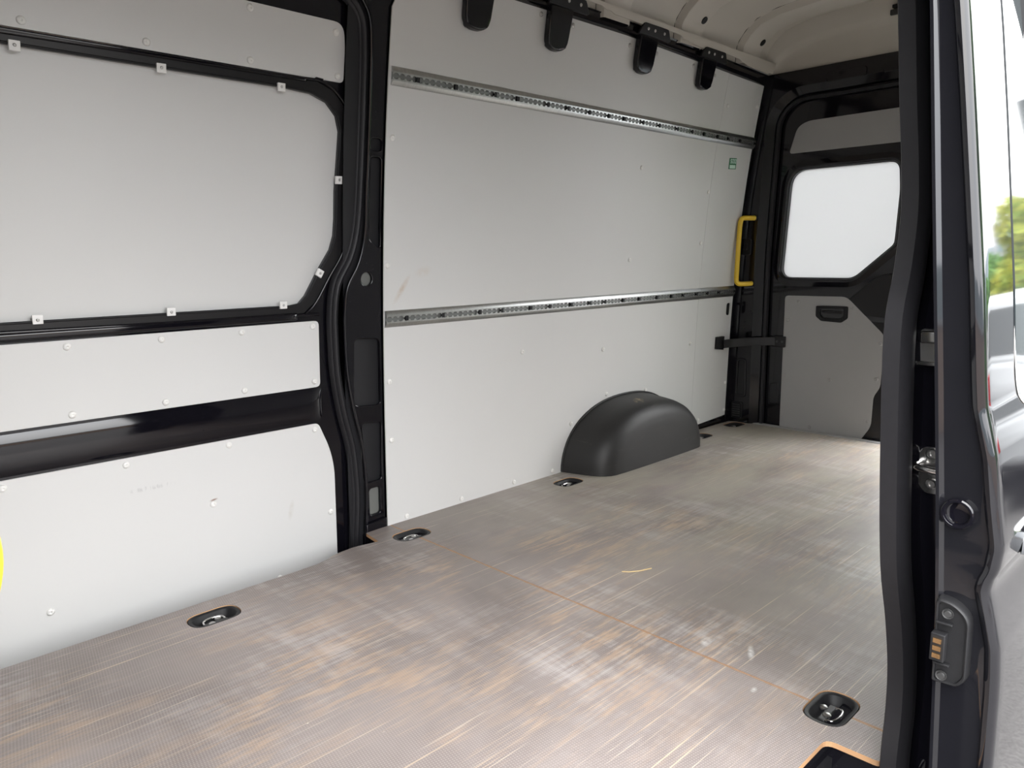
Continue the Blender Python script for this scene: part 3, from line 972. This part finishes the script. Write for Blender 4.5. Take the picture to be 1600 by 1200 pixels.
# white edge clips
for x, z, rot in [(.49, 1.516, 0), (.832, 1.517, 0), (1.185, 1.516, 0), (1.391, 1.255, math.pi / 2), (1.318, .950, math.pi / 3), (1.182, .850, 0), (.826, .850, 0), (.485, .850, 0)]:
    a = .0125
    sgn = -1 if z > 1.3 else 1
    c, s_ = math.cos(rot), math.sin(rot)
    sq = [(-a, -.011), (a, -.011), (a, .013), (-a, .013)]
    sq = [(x + (u * c - v * s_), z + sgn * (u * s_ + v * c)) for u, v in sq]
    cl = side_sheet('edge_clip', sq, [], .038, .009, 'clip_white', d1, bevel=.0012)
    o = bpy.data.objects.new('clip_screw', SCREW_S); C.objects.link(o); o.parent = cl
    o.matrix_basis = frame((x, yw(z) + .038, z), side_nrm(z)) @ Matrix.Scale(.45, 4)

# ---- rear leaf, closed ---------------------------------------------------------
d2 = tag(empty('door_2', (4.1, 1.72, 0)), 'closed black rear door leaf with white window and grey boards', 'door', kind='structure')
def leaf_edge(z): return edge_in(z) - .012
zz = np.linspace(-.02, 1.64, 16)
lo = [(1.372, -.02)] + [(leaf_edge(z), z) for z in zz] + [(y - .012, z - .012) for y, z in rear_loop(0)[18:28]] + [(1.372, 1.80)]
rwin = rounded([(2.013, .858), (1.613, .858), (1.417, 1.034), (1.408, 1.30), (1.420, 1.442), (1.978, 1.440)][::-1], [.09, .05, .03, .02, .04, .06], 7)
rear_sheet('door_shell', lo, [rwin], 4.10, .035, 'black_paint', d2, .004, seg=3)
lo_big = [(1.366, -.05)] + [(leaf_edge(z) + .05, z) for z in np.linspace(-.05, 1.64, 16)] + [(y + .035, z + .035) for y, z in rear_loop(0)[18:28]] + [(1.366, 1.86)]
rear_sheet('outer_flange', lo_big, [rounded([(2.05, .82), (1.59, .82), (1.38, 1.00), (1.38, 1.47), (2.05, 1.47)], .03)], 4.134, .006, 'outer_paint', d2)
film = rear_sheet('window_film', [(2.05, .82), (1.38, .82), (1.38, 1.48), (2.05, 1.48)], [], 4.128, .003, 'window_film', d2)
film['label'] = 'white film covering the rear window'
# glossy pressed frame round the window
def ring_pts(d):
    P = [Vector(p) for p in rwin]
    N = len(P); c = []
    area = sum(P[i - 1].x * P[i].y - P[i].x * P[i - 1].y for i in range(N))
    for i in range(N):
        tg = (P[(i + 1) % N] - P[i - 1]).normalized()
        n = Vector((tg.y, -tg.x)) * (1 if area > 0 else -1)
        c.append(P[i] + n * d)
    return c
bm = bmesh.new()
rows = []
for d, x in ((-.001, 4.120), (.003, 4.104), (.009, 4.094), (.016, 4.090), (.024, 4.092), (.050, 4.1005)):
    rows.append([(x, p.x, p.y) for p in ring_pts(d)])
add_grid(bm, rows, closed_u=True)
from_bm('window_moulding', bm, 'black_paint', d2, 45)
up = rounded([(1.996, 1.532), (1.404, 1.532), (1.392, 1.565), (1.404, 1.690), (1.428, 1.698), (1.90, 1.694), (1.955, 1.668)], [.02, .02, .01, .01, .01, .04, .03])
o = rear_sheet('door_panel', up, [], 4.096, .005, 'grey_panel', d2, .001); o['label'] = 'narrow grey board above the window'
hnd = rounded([(1.797, .706), (1.624, .708), (1.623, .644), (1.655, .620), (1.766, .624), (1.796, .648)], .008)
lowb = rounded([(1.979, .757), (1.635, .759), (1.428, .563), (1.434, .292), (1.465, .237), (1.468, .073), (1.515, -.003), (1.977, -.003)], [.02, .03, .03, .02, .02, .03, .01, 0])
lp = rear_sheet('door_panel', lowb, [hnd], 4.095, .006, 'grey_panel', d2, .001); lp['label'] = 'grey board at the foot of the rear door'
for y, z in ((1.955, .62), (1.96, .30), (1.965, .05), (1.70, .30), (1.455, .33), (1.49, .10), (1.60, .70), (1.90, .725), (1.80, .02), (1.445, .52)):
    screw(lp, (4.095, y, z), (-1, 0, 0), SCREW_G)
hd = rear_sheet('door_handle', hnd, [rounded([(1.775, .692), (1.645, .694), (1.645, .655), (1.665, .640), (1.760, .642), (1.775, .658)], .006)], 4.088, .014, 'black_plastic', d2, .003)
rear_sheet('handle_cup', hnd, [], 4.104, .003, 'black_plastic', d2)
box('handle_lever', (4.094, 1.655, .668), (4.102, 1.765, .682), 'flange', hd, .003)
rear_sheet('pressing', rounded([(1.640, .735), (1.565, .662), (1.395, .655), (1.395, .865), (1.425, .89), (1.50, .86)], .025), [], 4.096, .006, 'flange', d2, .003)
rear_sheet('pressing', rounded([(1.545, .635), (1.395, .50), (1.395, .628)], .02), [], 4.097, .006, 'flange', d2, .003)
rear_sheet('pressing', rounded([(2.05, .125), (1.995, .125), (1.995, .255), (2.05, .245)], .02), [], 4.097, .005, 'black_paint', d2, .003)
# the other rear leaf, swung open outwards
d4 = tag(empty('door_4', (4.15, .60, 0)), 'open black rear door leaf swung outwards beside the rear opening', 'door', kind='structure')
def swing(u, v, q):
    # leaf coordinates (distance from the hinge, height, depth) laid out along +X
    a = math.radians(178); r_ = 2.088 - u
    return Vector((4.15 + r_ * math.sin(a) - q * math.cos(a), .585 + r_ * math.cos(a) + q * math.sin(a), v))
def leaf_part(name, outer, holes, off, thick, mat, bevel=0.0):
    f = lambda u, v, q: swing(u, v, -off - q)
    return from_bm(name, sheet_bm(outer, holes, f, thick), mat, d4, 35, bevel)
leaf_part('door_shell', lo, [rwin], 0, .035, 'black_paint', .004)
leaf_part('window_pane', [(2.05, .82), (1.38, .82), (1.38, 1.48), (2.05, 1.48)], [], .028, .004, 'tinted_glass')
leaf_part('door_panel', up, [], -.005, .005, 'grey_panel')
leaf_part('door_panel', lowb, [], -.006, .006, 'grey_panel')
# check strap from the lining to the leaf
ck = tag(empty('door_check_strap', (3.86, 2.24, .48)), 'black flat check strap reaching from the white lining to the rear door', 'door strap')
side_sheet('anchor_plate', plat, [], -.020, .021, 'black_plastic', ck, bevel=.003)
def flat_bar(path, hz, th):
    bm = bmesh.new(); sweep_bm(bm, path, [(-th, -hz), (th, -hz), (th, hz), (-th, hz)], (0, 0, 1)); return bm
from_bm('strap_bar', flat_bar(catmull([(3.87, 2.228, .482), (3.93, 2.205, .484), (4.0, 2.150, .489), (4.05, 2.075, .493), (4.078, 2.02, .494)], 5), .024, .004), 'flange', ck, 40, .0015)
box('strap_bracket', (4.076, 1.962, .462), (4.099, 2.045, .525), 'flange', ck, .004)
for y in (1.975, 2.005):
    lathe('bracket_bolt', [(.007, 0), (.007, .004), (.003, .005)], frame((4.076, y, .495), (-1, 0, 0)), 'dark_steel', ck, 8)

# ---- near sliding door, slid open behind the pillar ---------------------------------
d3 = tag(empty('door_3', (1.9, .30, -.3)), 'open glossy black sliding door seen along its edge and reflecting the street', 'door', kind='structure')
XD = 1.30
_zo = [-.32, -.05, .18, .318, .377, .416, .452, .468, .487, .505, .544, .603, .682, .73, .759, .798, .943, 1.084, 1.222, 1.358, 1.60, 1.82]
_yo = [.262, .248, .244, .246, .250, .259, .268, .2715, .2690, .262, .2580, .268, .279, .291, .2985, .303, .317, .334, .351, .369, .406, .445]
def yo(z): return float(np.interp(z, _zo, _yo))
_zi = [-.32, .13, .42, .58, .79, 1.088, 1.371, 1.82]
_yi = [.318, .334, .346, .357, .374, .400, .424, .478]
def yi(z): return float(np.interp(z, _zi, _yi))
dz = np.array(sorted(set(list(np.linspace(-.32, 1.82, 60)) + list(np.linspace(.36, .80, 45)))))
cols = []
for z in dz:
    o_, i_ = yo(z), yi(z)
    cols.append([(2.50, i_, z), (XD + .012, i_, z), (XD, i_ - .001, z), (XD, i_ - .006, z), (XD + .006, i_ - .012, z), (XD + .006, o_ + .030, z),
                 (XD + .004, o_ + .022, z), (XD - .003, o_ + .017, z), (XD - .005, o_ + .011, z), (XD - .002, o_ + .005, z), (XD + .004, o_ + .001, z), (XD + .012, o_, z),
                 (XD + .03, o_ - .0008, z), (1.6, o_ - .003, z), (2.0, o_ - .004, z), (2.50, o_, z)])
bm = bmesh.new()
vs = add_grid(bm, cols)
from_bm('door_shell', bm, 'outer_paint', d3, 40)
box('door_end', (2.488, .30, -.30), (2.50, .42, 1.8), 'outer_paint', d3)
# window glass, slightly proud of the skin, with a fine pale edge
gx = 1.475
gz = [z for z in np.linspace(.735, 1.66, 30)]
gl = rounded([(gx - .01, .735), (2.42, .735), (2.42, 1.66), (gx + .005, 1.66)], [.07, .05, .05, .05], 7)
fg = lambda u, v, q: Vector((u, yo(v) - .0036 + q, v))
gobj = from_bm('window_glass', sheet_bm(gl, [], fg, .005, [.75 + .05 * i for i in range(19)]), 'car_glass', d3, 40)
bm = bmesh.new()
sweep_bm(bm, [Vector((u, yo(v) - .0034, v)) for u, v in gl], circle(.0009, 6), (0, 1, 0), closed=True)
from_bm('glass_edge', bm, 'screw_white', gobj, 50)
# pull handle on the outer skin
hp = catmull([(1.44, .262, .515), (1.455, .235, .515), (1.50, .222, .515), (1.60, .222, .515), (1.645, .235, .515), (1.66, .262, .515)], 5)
bm = bmesh.new(); sweep_bm(bm, hp, [(-.008, -.016), (.004, -.019), (.009, -.010), (.009, .010), (.004, .019), (-.008, .016)], (0, 0, 1))
from_bm('outer_handle', bm, 'car_grey', d3, 50)
# guide-pin socket in the leading edge
sk = frame((XD + .006, .325, .586), (-1, 0, 0))
lathe('guide_socket', [(.0235, 0), (.0245, .008), (.0225, .0105), (.0195, .0105), (.0180, .0085), (.0165, .0012), (.0145, .0006), (.004, .0004)], sk, 'black_paint', d3, 24, 40)
# contact block
fe = lambda u, v, q: Vector((XD + .006 - q, u, v))
cb_o = rounded([(.338, .300), (.300, .302), (.288, .318), (.290, .425), (.315, .444), (.341, .446)], [.004, .006, .008, .018, .014, .008], 5)
bm = bmesh.new()
cy_ = sum(p[0] for p in cb_o) / len(cb_o); cz_ = sum(p[1] for p in cb_o) / len(cb_o)
rows = [[fe(cy_ + (u - cy_) * k, cz_ + (v - cz_) * (1 - (1 - k) * .45), q) for u, v in cb_o] for k, q in ((1, 0), (.99, .018), (.95, .0225), (.90, .024), (.82, .0235), (.78, .020))]
vs = add_grid(bm, rows, closed_u=True); bm.faces.new(vs[-1])
cb = from_bm('contact_block', bm, 'black_plastic', d3, 40)
bx = box('contact_carrier', (XD - .034, .318, .345), (XD - .016, .339, .392), 'black_plastic', cb, .0015)
for k in range(3):
    z = .3515 + k * .0128
    box('contact_pin', (XD - .0365, .3225, z), (XD - .033, .3345, z + .0078), 'gold', cb)
for y, z in ((.321, .424), (.323, .316)):
    lathe('block_bolt', [(.0085, 0), (.0085, .002), (.006, .001), (.005, .004), (.001, .004)], frame((XD - .0175, y, z), (-1, 0, 0)), 'dark_steel', cb, 12)
for z in (.335, .405):
    box('block_web', (XD - .024, .312, z), (XD - .016, .336, z + .004), 'black_plastic', cb, .001)

# ================================================================== THINGS
# ---- lashing rails ---------------------------------------------------------
def lashing_rail(zc, x0, x1, label, joints, bolts):
    root = tag(empty('lashing_rail', (x0, yw(zc), zc)), label, 'lashing rail', 'lashing rails on the white lining')
    nrm = side_nrm(zc).normalized()
    tv = Vector((1, 0, 0)).cross(nrm).normalized()
    if tv.z < 0: tv = -tv
    segs = [x0] + joints + [x1]
    def P(x, h, d): return Vector((x, yw(zc), zc)) + tv * h + nrm * d
    for a, b in zip(segs, segs[1:]):
        a += .0008; b -= .0008
        bm = bmesh.new()
        prof = [(-.0300, 0), (-.0300, .0025), (-.0285, .0040), (-.0150, .0118), (-.0140, .0120), (-.0115, .0120), (-.0115, .0030), (.0115, .0030), (.0115, .0120), (.0140, .0120),
                (.0150, .0118), (.0285, .0040), (.0300, .0025), (.0300, 0)]
        rows = [[P(x, h, d) for h, d in prof] for x in (a, b)]
        vs = add_grid(bm, rows, closed_u=True)
        bm.faces.new(vs[0]); bm.faces.new(vs[1])
        from_bm('rail_profile', bm, 'aluminium', root, 25)
        bm = bmesh.new()
        add_grid(bm, [[P(x, h, .0036) for h in (-.0112, .0112)] for x in (a, b)])
        from_bm('track_slot', bm, 'track_shade', root, 0)
        # scalloped lips of the track, upper and lower
        for sg in (-1, 1):
            pts = [(a, .0118 * sg)]
            n = int((b - a) / .0254)
            for k in range(n):
                xc = a + (k + .5) * (b - a) / n
                pts += [(xc - .0095, .0042 * sg), (xc - .0075, .0085 * sg), (xc, .0102 * sg), (xc + .0075, .0085 * sg), (xc + .0095, .0042 * sg)]
            pts += [(b, .0118 * sg)]
            pts = [(a, .0120 * sg), (a, .0042 * sg)] + pts[1:-1] + [(b, .0042 * sg), (b, .0120 * sg)]
            bm = sheet_bm(pts, [], lambda u, v, q: P(u, v, .0124 - q), .0035)
            from_bm('track_lip', bm, 'aluminium', root, 0)
    for x in bolts:
        box_m = bmesh.new()
        vs = [box_m.verts.new(P(x + sx * .0065, sz * .0085, d)) for d in (.0032, .0129) for sx, sz in ((-1, -1), (1, -1), (1, 1), (-1, 1))]
        for q in ((0, 1, 2, 3), (4, 5, 6, 7), (0, 1, 5, 4), (1, 2, 6, 5), (2, 3, 7, 6), (3, 0, 4, 7)):
            box_m.faces.new([vs[i] for i in q])
        from_bm('stud_slot', box_m, 'dark_void', root, 0)
    return root
bolts = [1.66, 1.83, 2.02, 2.14, 2.31, 2.43, 2.57, 2.70, 2.81, 2.95, 3.08, 3.23, 3.36, 3.47, 3.60, 3.71, 3.83]
lashing_rail(1.595, 1.555, 3.992, 'upper aluminium lashing rail with slotted track above the green sticker', [3.55], bolts)
lashing_rail(.781, 1.5485, 3.985, 'lower aluminium lashing rail with slotted track above the wheel arch', [3.623], [x - .02 for x in bolts])

# ---- wheel arch cover ------------------------------------------------------
wa = tag(empty('wheel_arch_cover', (2.985, 2.2, 0)), 'black plastic wheel arch cover standing against the white lining', 'wheel arch')
XA = 2.985
secs = [(2.283, .462, .310), (2.24, .455, .305), (2.17, .440, .298), (2.125, .428, .292), (2.095, .414, .283), (2.073, .396, .268), (2.058, .372, .247), (2.050, .345, .222), (2.047, .28, .18), (2.045, .20, .13), (2.044, .10, .06), (2.044, .0, .0)]
bm = bmesh.new()
rows = []
for y, a, h in secs:
    row = []
    for k in range(33):
        th = math.pi * k / 32
        c, s = math.cos(th), math.sin(th)
        ex = 2 / 2.25
        xx = XA + .02 * (2.283 - y) / .24 - a * math.copysign(abs(c) ** ex, c)
        row.append((xx, y, max(0, h * abs(s) ** ex) + .001))
    rows.append(row)
add_grid(bm, rows)
bmesh.ops.remove_doubles(bm, verts=bm.verts, dist=1e-5)
# seat the back edge on the leaning lining
for vv in bm.verts:
    if vv.co.y > 2.28: vv.co.y = yw(vv.co.z) + .0005
from_bm('arch_shell', bm, 'arch_plastic', wa, 60)
pth = []
for k in range(41):
    th = math.pi * k / 40
    c, s = math.cos(th), math.sin(th)
    z = max(.004, .312 * abs(s) ** (2 / 2.25))
    pth.append(Vector((XA - .463 * math.copysign(abs(c) ** (2 / 2.25), c), yw(z) - .004, z)))
tube('arch_lip', pth, .005, 'arch_plastic', wa, n=8)
for x, z in [(2.585, .222), (2.845, .328), (3.165, .305), (3.47, .09)]:
    screw(wa, (x, yw(z), z), side_nrm(z), SCREW)

# ---- recessed tie-down rings --------------------------------------------------
def tie_down(x, y, label, turn=1):
    root = tag(empty('tie_down_ring', (x, y, 0)), label, 'tie-down ring', 'recessed tie-down rings in the floor')
    bm = bmesh.new()
    rows = []
    for a, b, r, z in ((.071, .045, .045, -.004), (.070, .044, .044, -.0015), (.063, .037, .037, -.0015), (.060, .034, .034, -.004), (.053, .028, .028, -.022), (.045, .022, .022, -.027), (.02, .01, .01, -.027), (.001, .001, .001, -.027)):
        rows.append([(x + u, y + v, z) for u, v in stadium(a, b, r * .98, 0, 0, 6)])
    add_grid(bm, rows, closed_u=True)
    from_bm('pan', bm, 'black_plastic', root, 40)
    ring = [(-.030, -.008), (-.028, .012), (-.012, .019), (.012, .019), (.028, .012), (.030, -.008)]
    pth = catmull([(x + u, y + v * turn, -.018 + max(0, v) * .25) for u, v in ring], 4)
    tube('ring', pth, .0035, 'bright_steel', root, up=(0, 0, 1), n=8)
    box('hinge_bar', (x - .034, y - .008 * turn - .008, -.026), (x + .034, y - .008 * turn + .008, -.014), 'dark_steel', root, .002)
    for u in (-.020, .020):
        lathe('bolt', [(.009, 0), (.009, .004), (.005, .0065), (.002, .0065)], frame((x + u * .6, y - .008 * turn + (.014 if u > 0 else -.004), -.016), (0, 0, 1)), 'steel', root, 10)
    return root
tl = ['recessed black tie-down ring in the floor before the closed sliding door', 'recessed black tie-down ring at the floor joint beside the black pillar',
      'recessed black tie-down ring in front of the wheel arch', 'recessed black tie-down ring half hidden behind the wheel arch',
      'recessed black tie-down ring in the rear corner of the floor', 'recessed black tie-down ring at the floor joint next to the near step']
for (x, y, q), lb in zip(RINGS, tl):
    tie_down(x, y, lb, 1 if y > 1.3 else -1)

# ---- yellow grab handles ------------------------------------------------------
gh = tag(empty('grab_handle', (4.03, 2.2, .83)), 'yellow tubular grab handle on the rear corner pillar', 'grab handle')
pts = [(4.035, 2.147, 1.192), (3.985, 2.172, 1.192), (3.962, 2.186, 1.190), (3.950, 2.192, 1.172), (3.950, 2.198, 1.10), (3.950, 2.204, .92), (3.950, 2.206, .850), (3.956, 2.200, .828), (3.975, 2.186, .822), (4.035, 2.15, .824)]
tube('handle_bar', catmull(pts, 5), .0135, 'yellow_paint', gh, up=(1, 0.3, 0), n=12)
for y, z in ((2.147, 1.192), (2.15, .824)):
    lathe('foot', [(.018, 0), (.018, .004), (.014, .006), (.012, .006)], frame((4.035, y, z), (-1, .4, 0)), 'black_plastic', gh, 12)
g2 = tag(empty('grab_handle', (0, .6, .8)), 'yellow grab handle beside the floor edge of the closed sliding door end', 'grab handle')
g2['label'] = 'yellow grab handle on the front door pillar, mostly out of view'
tube('handle_bar', catmull([(-.012, .485, .925), (.015, .53, .915), (.045, .58, .886), (.0690, .60, .846), (.0786, .60, .804), (.0690, .60, .762), (.045, .58, .722), (.015, .53, .693), (-.012, .485, .683)], 6), .012, 'yellow_paint', g2, up=(0, 1, 0), n=12)
for z in (.925, .683):
    lathe('foot', [(.022, 0), (.022, .004), (.015, .007)], frame((-.010, .484, z), (1, .9, 0)), 'black_plastic', g2, 12)

# ---- green sticker ---------------------------------------------------------
sk = tag(empty('sticker', (3.80, yw(1.46), 1.46)), 'small green and white sticker on the lining below the upper rail', 'sticker')
side_sheet('backing', [(3.772, 1.445), (3.846, 1.449), (3.840, 1.506), (3.768, 1.502)], [], -.0008, .0016, 'green_print', sk)
side_sheet('pale_field', [(3.780, 1.449), (3.838, 1.452), (3.835, 1.470), (3.777, 1.467)], [], -.0014, .0006, 'pale_print', sk)
def glyph(segs, x, z, wd, ht):
    out = []
    for a, b, c, d in segs:
        out.append((x + a * wd, x + c * wd, z + b * ht, z + d * ht))
    return out
G5 = [(0, .8, 1, 1), (0, .4, .28, .8), (.28, .42, 1, .6), (.72, .2, 1, .42), (0, 0, 1, .2)]
G0 = [(0, 0, .28, 1), (.72, 0, 1, 1), (.28, .82, .72, 1), (.28, 0, .72, .18)]
for gi, G in enumerate((G5, G0, G0)):
    bm = bmesh.new()
    for x0, x1, z0, z1 in glyph(G, 3.779 + gi * .021, 1.476, .017, .022):
        z0 += gi * .001; z1 += gi * .001
        vs = [bm.verts.new((x, yw(z) - .0013, z)) for x, z in ((x0, z0), (x1, z0), (x1, z1), (x0, z1))]
        bm.faces.new(vs)
    from_bm('numeral', bm, 'pale_print', sk, 0)

# ---- a stalk of straw on the floor -------------------------------------------
sw = tube('straw', [(1.821, 1.380, .0022), (1.832, 1.360, .0035), (1.862, 1.342, .003), (1.907, 1.327, .0022)], .0017, 'straw', None, up=(0, 0, 1), n=6)
tag(sw, 'short pale stalk of straw lying on the floor boards', 'straw')

# ================================================================== OUTSIDE
ZG = -.66
bm = bmesh.new()
g = [-400, -60, -12, -3, 0, 3, 8, 20, 60, 400]
add_grid(bm, [[(x, y, ZG) for x in g] for y in g])
ground = from_bm('ground', bm, 'asphalt', None, 0)
tag(ground, 'light grey asphalt of the parking area outside', 'ground', kind='structure')

def car(x, y, rz, body, label, roof=1.62, L=4.4):
    root = empty('car', (x, y, ZG)); root.rotation_euler = (0, 0, rz)
    tag(root, label, 'car', 'cars parked outside')
    H = L / 2
    def part(name, bm, mat, ang=40, bev=0.0):
        bmesh.ops.recalc_face_normals(bm, faces=bm.faces)
        me = bpy.data.meshes.new(name); bm.to_mesh(me); bm.free()
        o = bpy.data.objects.new(name, me); C.objects.link(o); me.materials.append(M[mat]); finish(o, ang); o.parent = root
        if bev:
            b = o.modifiers.new('bevel', 'BEVEL'); b.width = bev; b.segments = 3; b.limit_method = 'ANGLE'
        return o
    r = roof / 1.62
    low = [(-H, .32), (-H + .25, .22), (-1.75, .22), (-1.70, .50), (-1.45, .68), (-1.10, .66), (-.90, .45), (-.88, .22), (.92, .22), (.94, .45), (1.15, .66), (1.50, .68), (1.74, .48), (1.78, .22), (H - .1, .24), (H, .40),
           (H, .72), (H - .12, .86), (1.10, .98 * r), (-H + .10, 1.02 * r), (-H, .85)]
    bm = sheet_bm(low, [], lambda u, v, q: Vector((u, -.88 + q, v)), 1.76)
    part('body', bm, body, 30, .06)
    cab = [(1.15, .95 * r), (.45, 1.50 * r), (.10, 1.585 * r), (-.9, 1.60 * r), (-1.65, 1.53 * r), (-H + .12, 1.0 * r)]
    def cf(u, v, q):
        s = (v - .95 * r) / (.66 * r)
        return Vector((u, (-.84 + q) * (1 - .17 * s), v))
    part('cabin', sheet_bm(cab, [], cf, 1.68), body, 30, .05)
    for sg in (-1, 1):
        for wpoly in ([(.92, 1.03), (.40, 1.43), (.02, 1.48), (.02, 1.03)], [(-.05, 1.03), (-.05, 1.48), (-.85, 1.49), (-.92, 1.03)], [(-1.0, 1.04), (-.93, 1.48), (-1.50, 1.44), (-1.85, 1.07)]):
            wp = [(u, v * r) for u, v in wpoly]
            def wf_(u, v, q, sg=sg):
                s = (v - .95 * r) / (.66 * r)
                return Vector((u, sg * ((.84) * (1 - .17 * s) + .006 - q), v))
            part('side_window', sheet_bm(rounded(wp, .05), [], wf_, .01), 'car_glass', 30)
    def rear_w(u, v, q): return Vector((-H + .12 + (v - 1.0 * r) / (.53 * r) * (H - .12 - 1.65) - .012 + q, u, v))
    part('rear_window', sheet_bm(rounded([(-.62, 1.08 * r), (.62, 1.08 * r), (.55, 1.46 * r), (-.55, 1.46 * r)], .06), [], rear_w, .01), 'car_glass', 30)
    def front_w(u, v, q): return Vector((1.15 - (v - .95 * r) / (.55 * r) * .70 + .012 - q, u, v))
    part('windscreen', sheet_bm(rounded([(-.66, 1.0 * r), (.66, 1.0 * r), (.58, 1.44 * r), (-.58, 1.44 * r)], .06), [], front_w, .01), 'car_glass', 30)
    for sg in (-1, 1):
        bm = bmesh.new(); box_bm(bm, (-H - .012, sg * .60 - .20, .80), (-H + .12, sg * .60 + .20, .96)); part('tail_light', bm, 'tail_red', 30, .02)
        bm = bmesh.new(); box_bm(bm, (H - .15, sg * .62 - .18, .62), (H + .012, sg * .62 + .18, .74)); part('head_light', bm, 'bright_steel', 30, .02)
        bm = bmesh.new(); box_bm(bm, (.72, sg * .98 - .10, 1.02), (.86, sg * .98 + .06, 1.14)); part('mirror', bm, body, 30, .02)
    for wx in (-1.30, 1.34):
        for sg in (-1, 1):
            bm = bmesh.new(); lathe_bm(bm, [(.02, .0), (.30, .0), (.33, .03), (.33, .19), (.30, .21), (.02, .21)], frame((wx, sg * .90, .33), (0, -sg, 0)), 22)
            wh = part('wheel', bm, 'tyre', 40)
            bm = bmesh.new(); lathe_bm(bm, [(.21, -.004), (.20, .006), (.05, -.006), (.01, -.006)], frame((wx, sg * .90, .33), (0, sg, 0)), 14)
            o = part('hub_cap', bm, 'steel', 40); o.parent = wh
    return root
car(9.2, -1.35, .05, 'car_white', 'silver sport utility car with red tail lights parked behind the van')
car(15.5, -2.6, .0, 'car_grey', 'dark grey car parked farther along the asphalt', 1.5)

def foliage(name, blobs, n, leaf, mat, parent, asp=.35):
    vs, fs = [], []
    rnd = random.Random(len(name) + n)
    for k in range(n):
        cx, cy, cz, rx, rz = blobs[k % len(blobs)]
        a = rnd.uniform(0, 2 * math.pi); u = rnd.uniform(-1, 1); rr = rnd.uniform(.35, 1) ** .5
        s = math.sqrt(1 - u * u)
        p = Vector((cx + rx * rr * s * math.cos(a), cy + rx * rr * s * math.sin(a), cz + rz * rr * u))
        d = Vector((rnd.gauss(0, 1), rnd.gauss(0, 1), rnd.gauss(.2, 1))).normalized()
        e = d.cross(Vector((rnd.gauss(0, 1), rnd.gauss(0, 1), rnd.gauss(0, 1)))).normalized()
        l = leaf * rnd.uniform(.6, 1.3)
        b = len(vs)
        vs += [p - d * l, p + e * l * asp, p + d * l, p - e * l * asp]
        fs.append((b, b + 1, b + 2, b + 3))
    me = bpy.data.meshes.new(name); me.from_pydata(vs, [], fs)
    o = link(name, me, mat, parent, 0)
    o['kind'] = 'stuff'
    return o
def tree(x, y, h, rx, label, mat, n=3500, leaf=.16, cat='tree', name='bamboo_tree'):
    root = tag(empty(name, (x, y, ZG)), label, cat)
    rnd = random.Random(int(x * 10))
    for k in range(5):
        bx, by = x + rnd.uniform(-.25, .25), y + rnd.uniform(-.25, .25)
        tube('stem', [(bx, by, ZG), (bx + rnd.uniform(-.1, .1), by, ZG + h * .4), (bx + rnd.uniform(-.4, .4), by + rnd.uniform(-.4, .4), ZG + h * .92)], .05, 'bark', root, up=(1, 0, 0), n=6)
    blobs = [(x + rnd.uniform(-.45, .45) * rx, y + rnd.uniform(-.45, .45) * rx, ZG + h * rnd.uniform(.25, .85), rx * rnd.uniform(.4, .7), h * rnd.uniform(.12, .22)) for _ in range(14)]
    foliage('foliage', blobs, n, leaf, mat, root)
tree(24.0, -4.7, 4.3, 1.7, 'yellow green bamboo clump standing beyond the parked cars', 'bamboo_leaf', 8000, .19)
tree(33.0, -9.4, 3.4, 2.2, 'broad green bush beside the bamboo clump', 'hedge_leaf', 6000, .20, 'bush', 'green_bush')
tree(34.0, -13.5, 3.0, 2.4, 'low green bush far along the parking area', 'hedge_leaf', 6000, .20, 'bush', 'green_bush')
for k, (hx, hy, hh_) in enumerate(((8.3, 1.0, 3.0), (8.7, 4.2, 3.4), (8.2, 7.4, 3.1))):  # unseen hedge, added to screen low sky and tint the rear light green
    tree(hx, hy, hh_, 1.35, ['dense green hedge bush behind the van next to the silver car', 'tallest green hedge bush behind the van', 'green hedge bush behind the van at the end of the row'][k], 'hedge_leaf', 20000, .10, 'bush', 'hedge_bush')
tree(5.2, -4.6, 5.2, 1.7, 'tall dark green tree standing to the side of the van', 'hedge_leaf', 11000, .19, 'tree', 'leafy_tree')  # this tree and the next are unseen, added to keep low sky off the far wall
tree(9.6, -7.2, 4.8, 1.7, 'second dark green tree beside the lane near the silver car', 'hedge_leaf', 11000, .19, 'tree', 'leafy_tree')
# office block
bd = tag(empty('office_building', (95, -20, ZG)), 'pale grey office block with rows of blue windows', 'building')
bm = bmesh.new(); box_bm(bm, (95, -26, ZG), (110, -14, 9.5)); from_bm('wall', bm, 'concrete', bd)
for r_ in range(3):
    for c_ in range(7):
        y0 = -25.2 + c_ * 1.6
        box('window', (94.9, y0, 1.0 + r_ * 2.7), (95.05, y0 + 1.2, 2.9 + r_ * 2.7), 'tower_glass', bd)
# unseen brown wall added across the lane to cut low sky light
simple('brown_brick', (0.30, 0.225, 0.18), 0.85, var=0.2, nscale=3)
wh = tag(empty('boundary_wall', (-8, -11.5, ZG)), 'long brown boundary wall across the lane from the van', 'wall')
box('wall_body', (-40, -11.8, ZG), (8, -11.5, 1.15), 'brown_brick', wh)
box('coping', (-40.05, -11.85, 1.15), (8.05, -11.45, 1.25), 'concrete', wh)
# wooded ridge all round
bm = bmesh.new()
rows = []
N = 120
for k in range(N):
    a = 2 * math.pi * k / N
    hh = 26 + 9 * math.sin(3 * a + 1.0) + 6 * math.sin(7 * a) + 3 * math.sin(17 * a + .6)
    rows.append([(330 * math.cos(a), 330 * math.sin(a), ZG - 1), (345 * math.cos(a), 345 * math.sin(a), hh * .6), (365 * math.cos(a), 365 * math.sin(a), hh)])
add_grid(bm, rows, closed_v=True)
hills = from_bm('hills', bm, 'hill_forest', None, 50)
tag(hills, 'grey green wooded ridge around the horizon', 'hills', kind='structure')
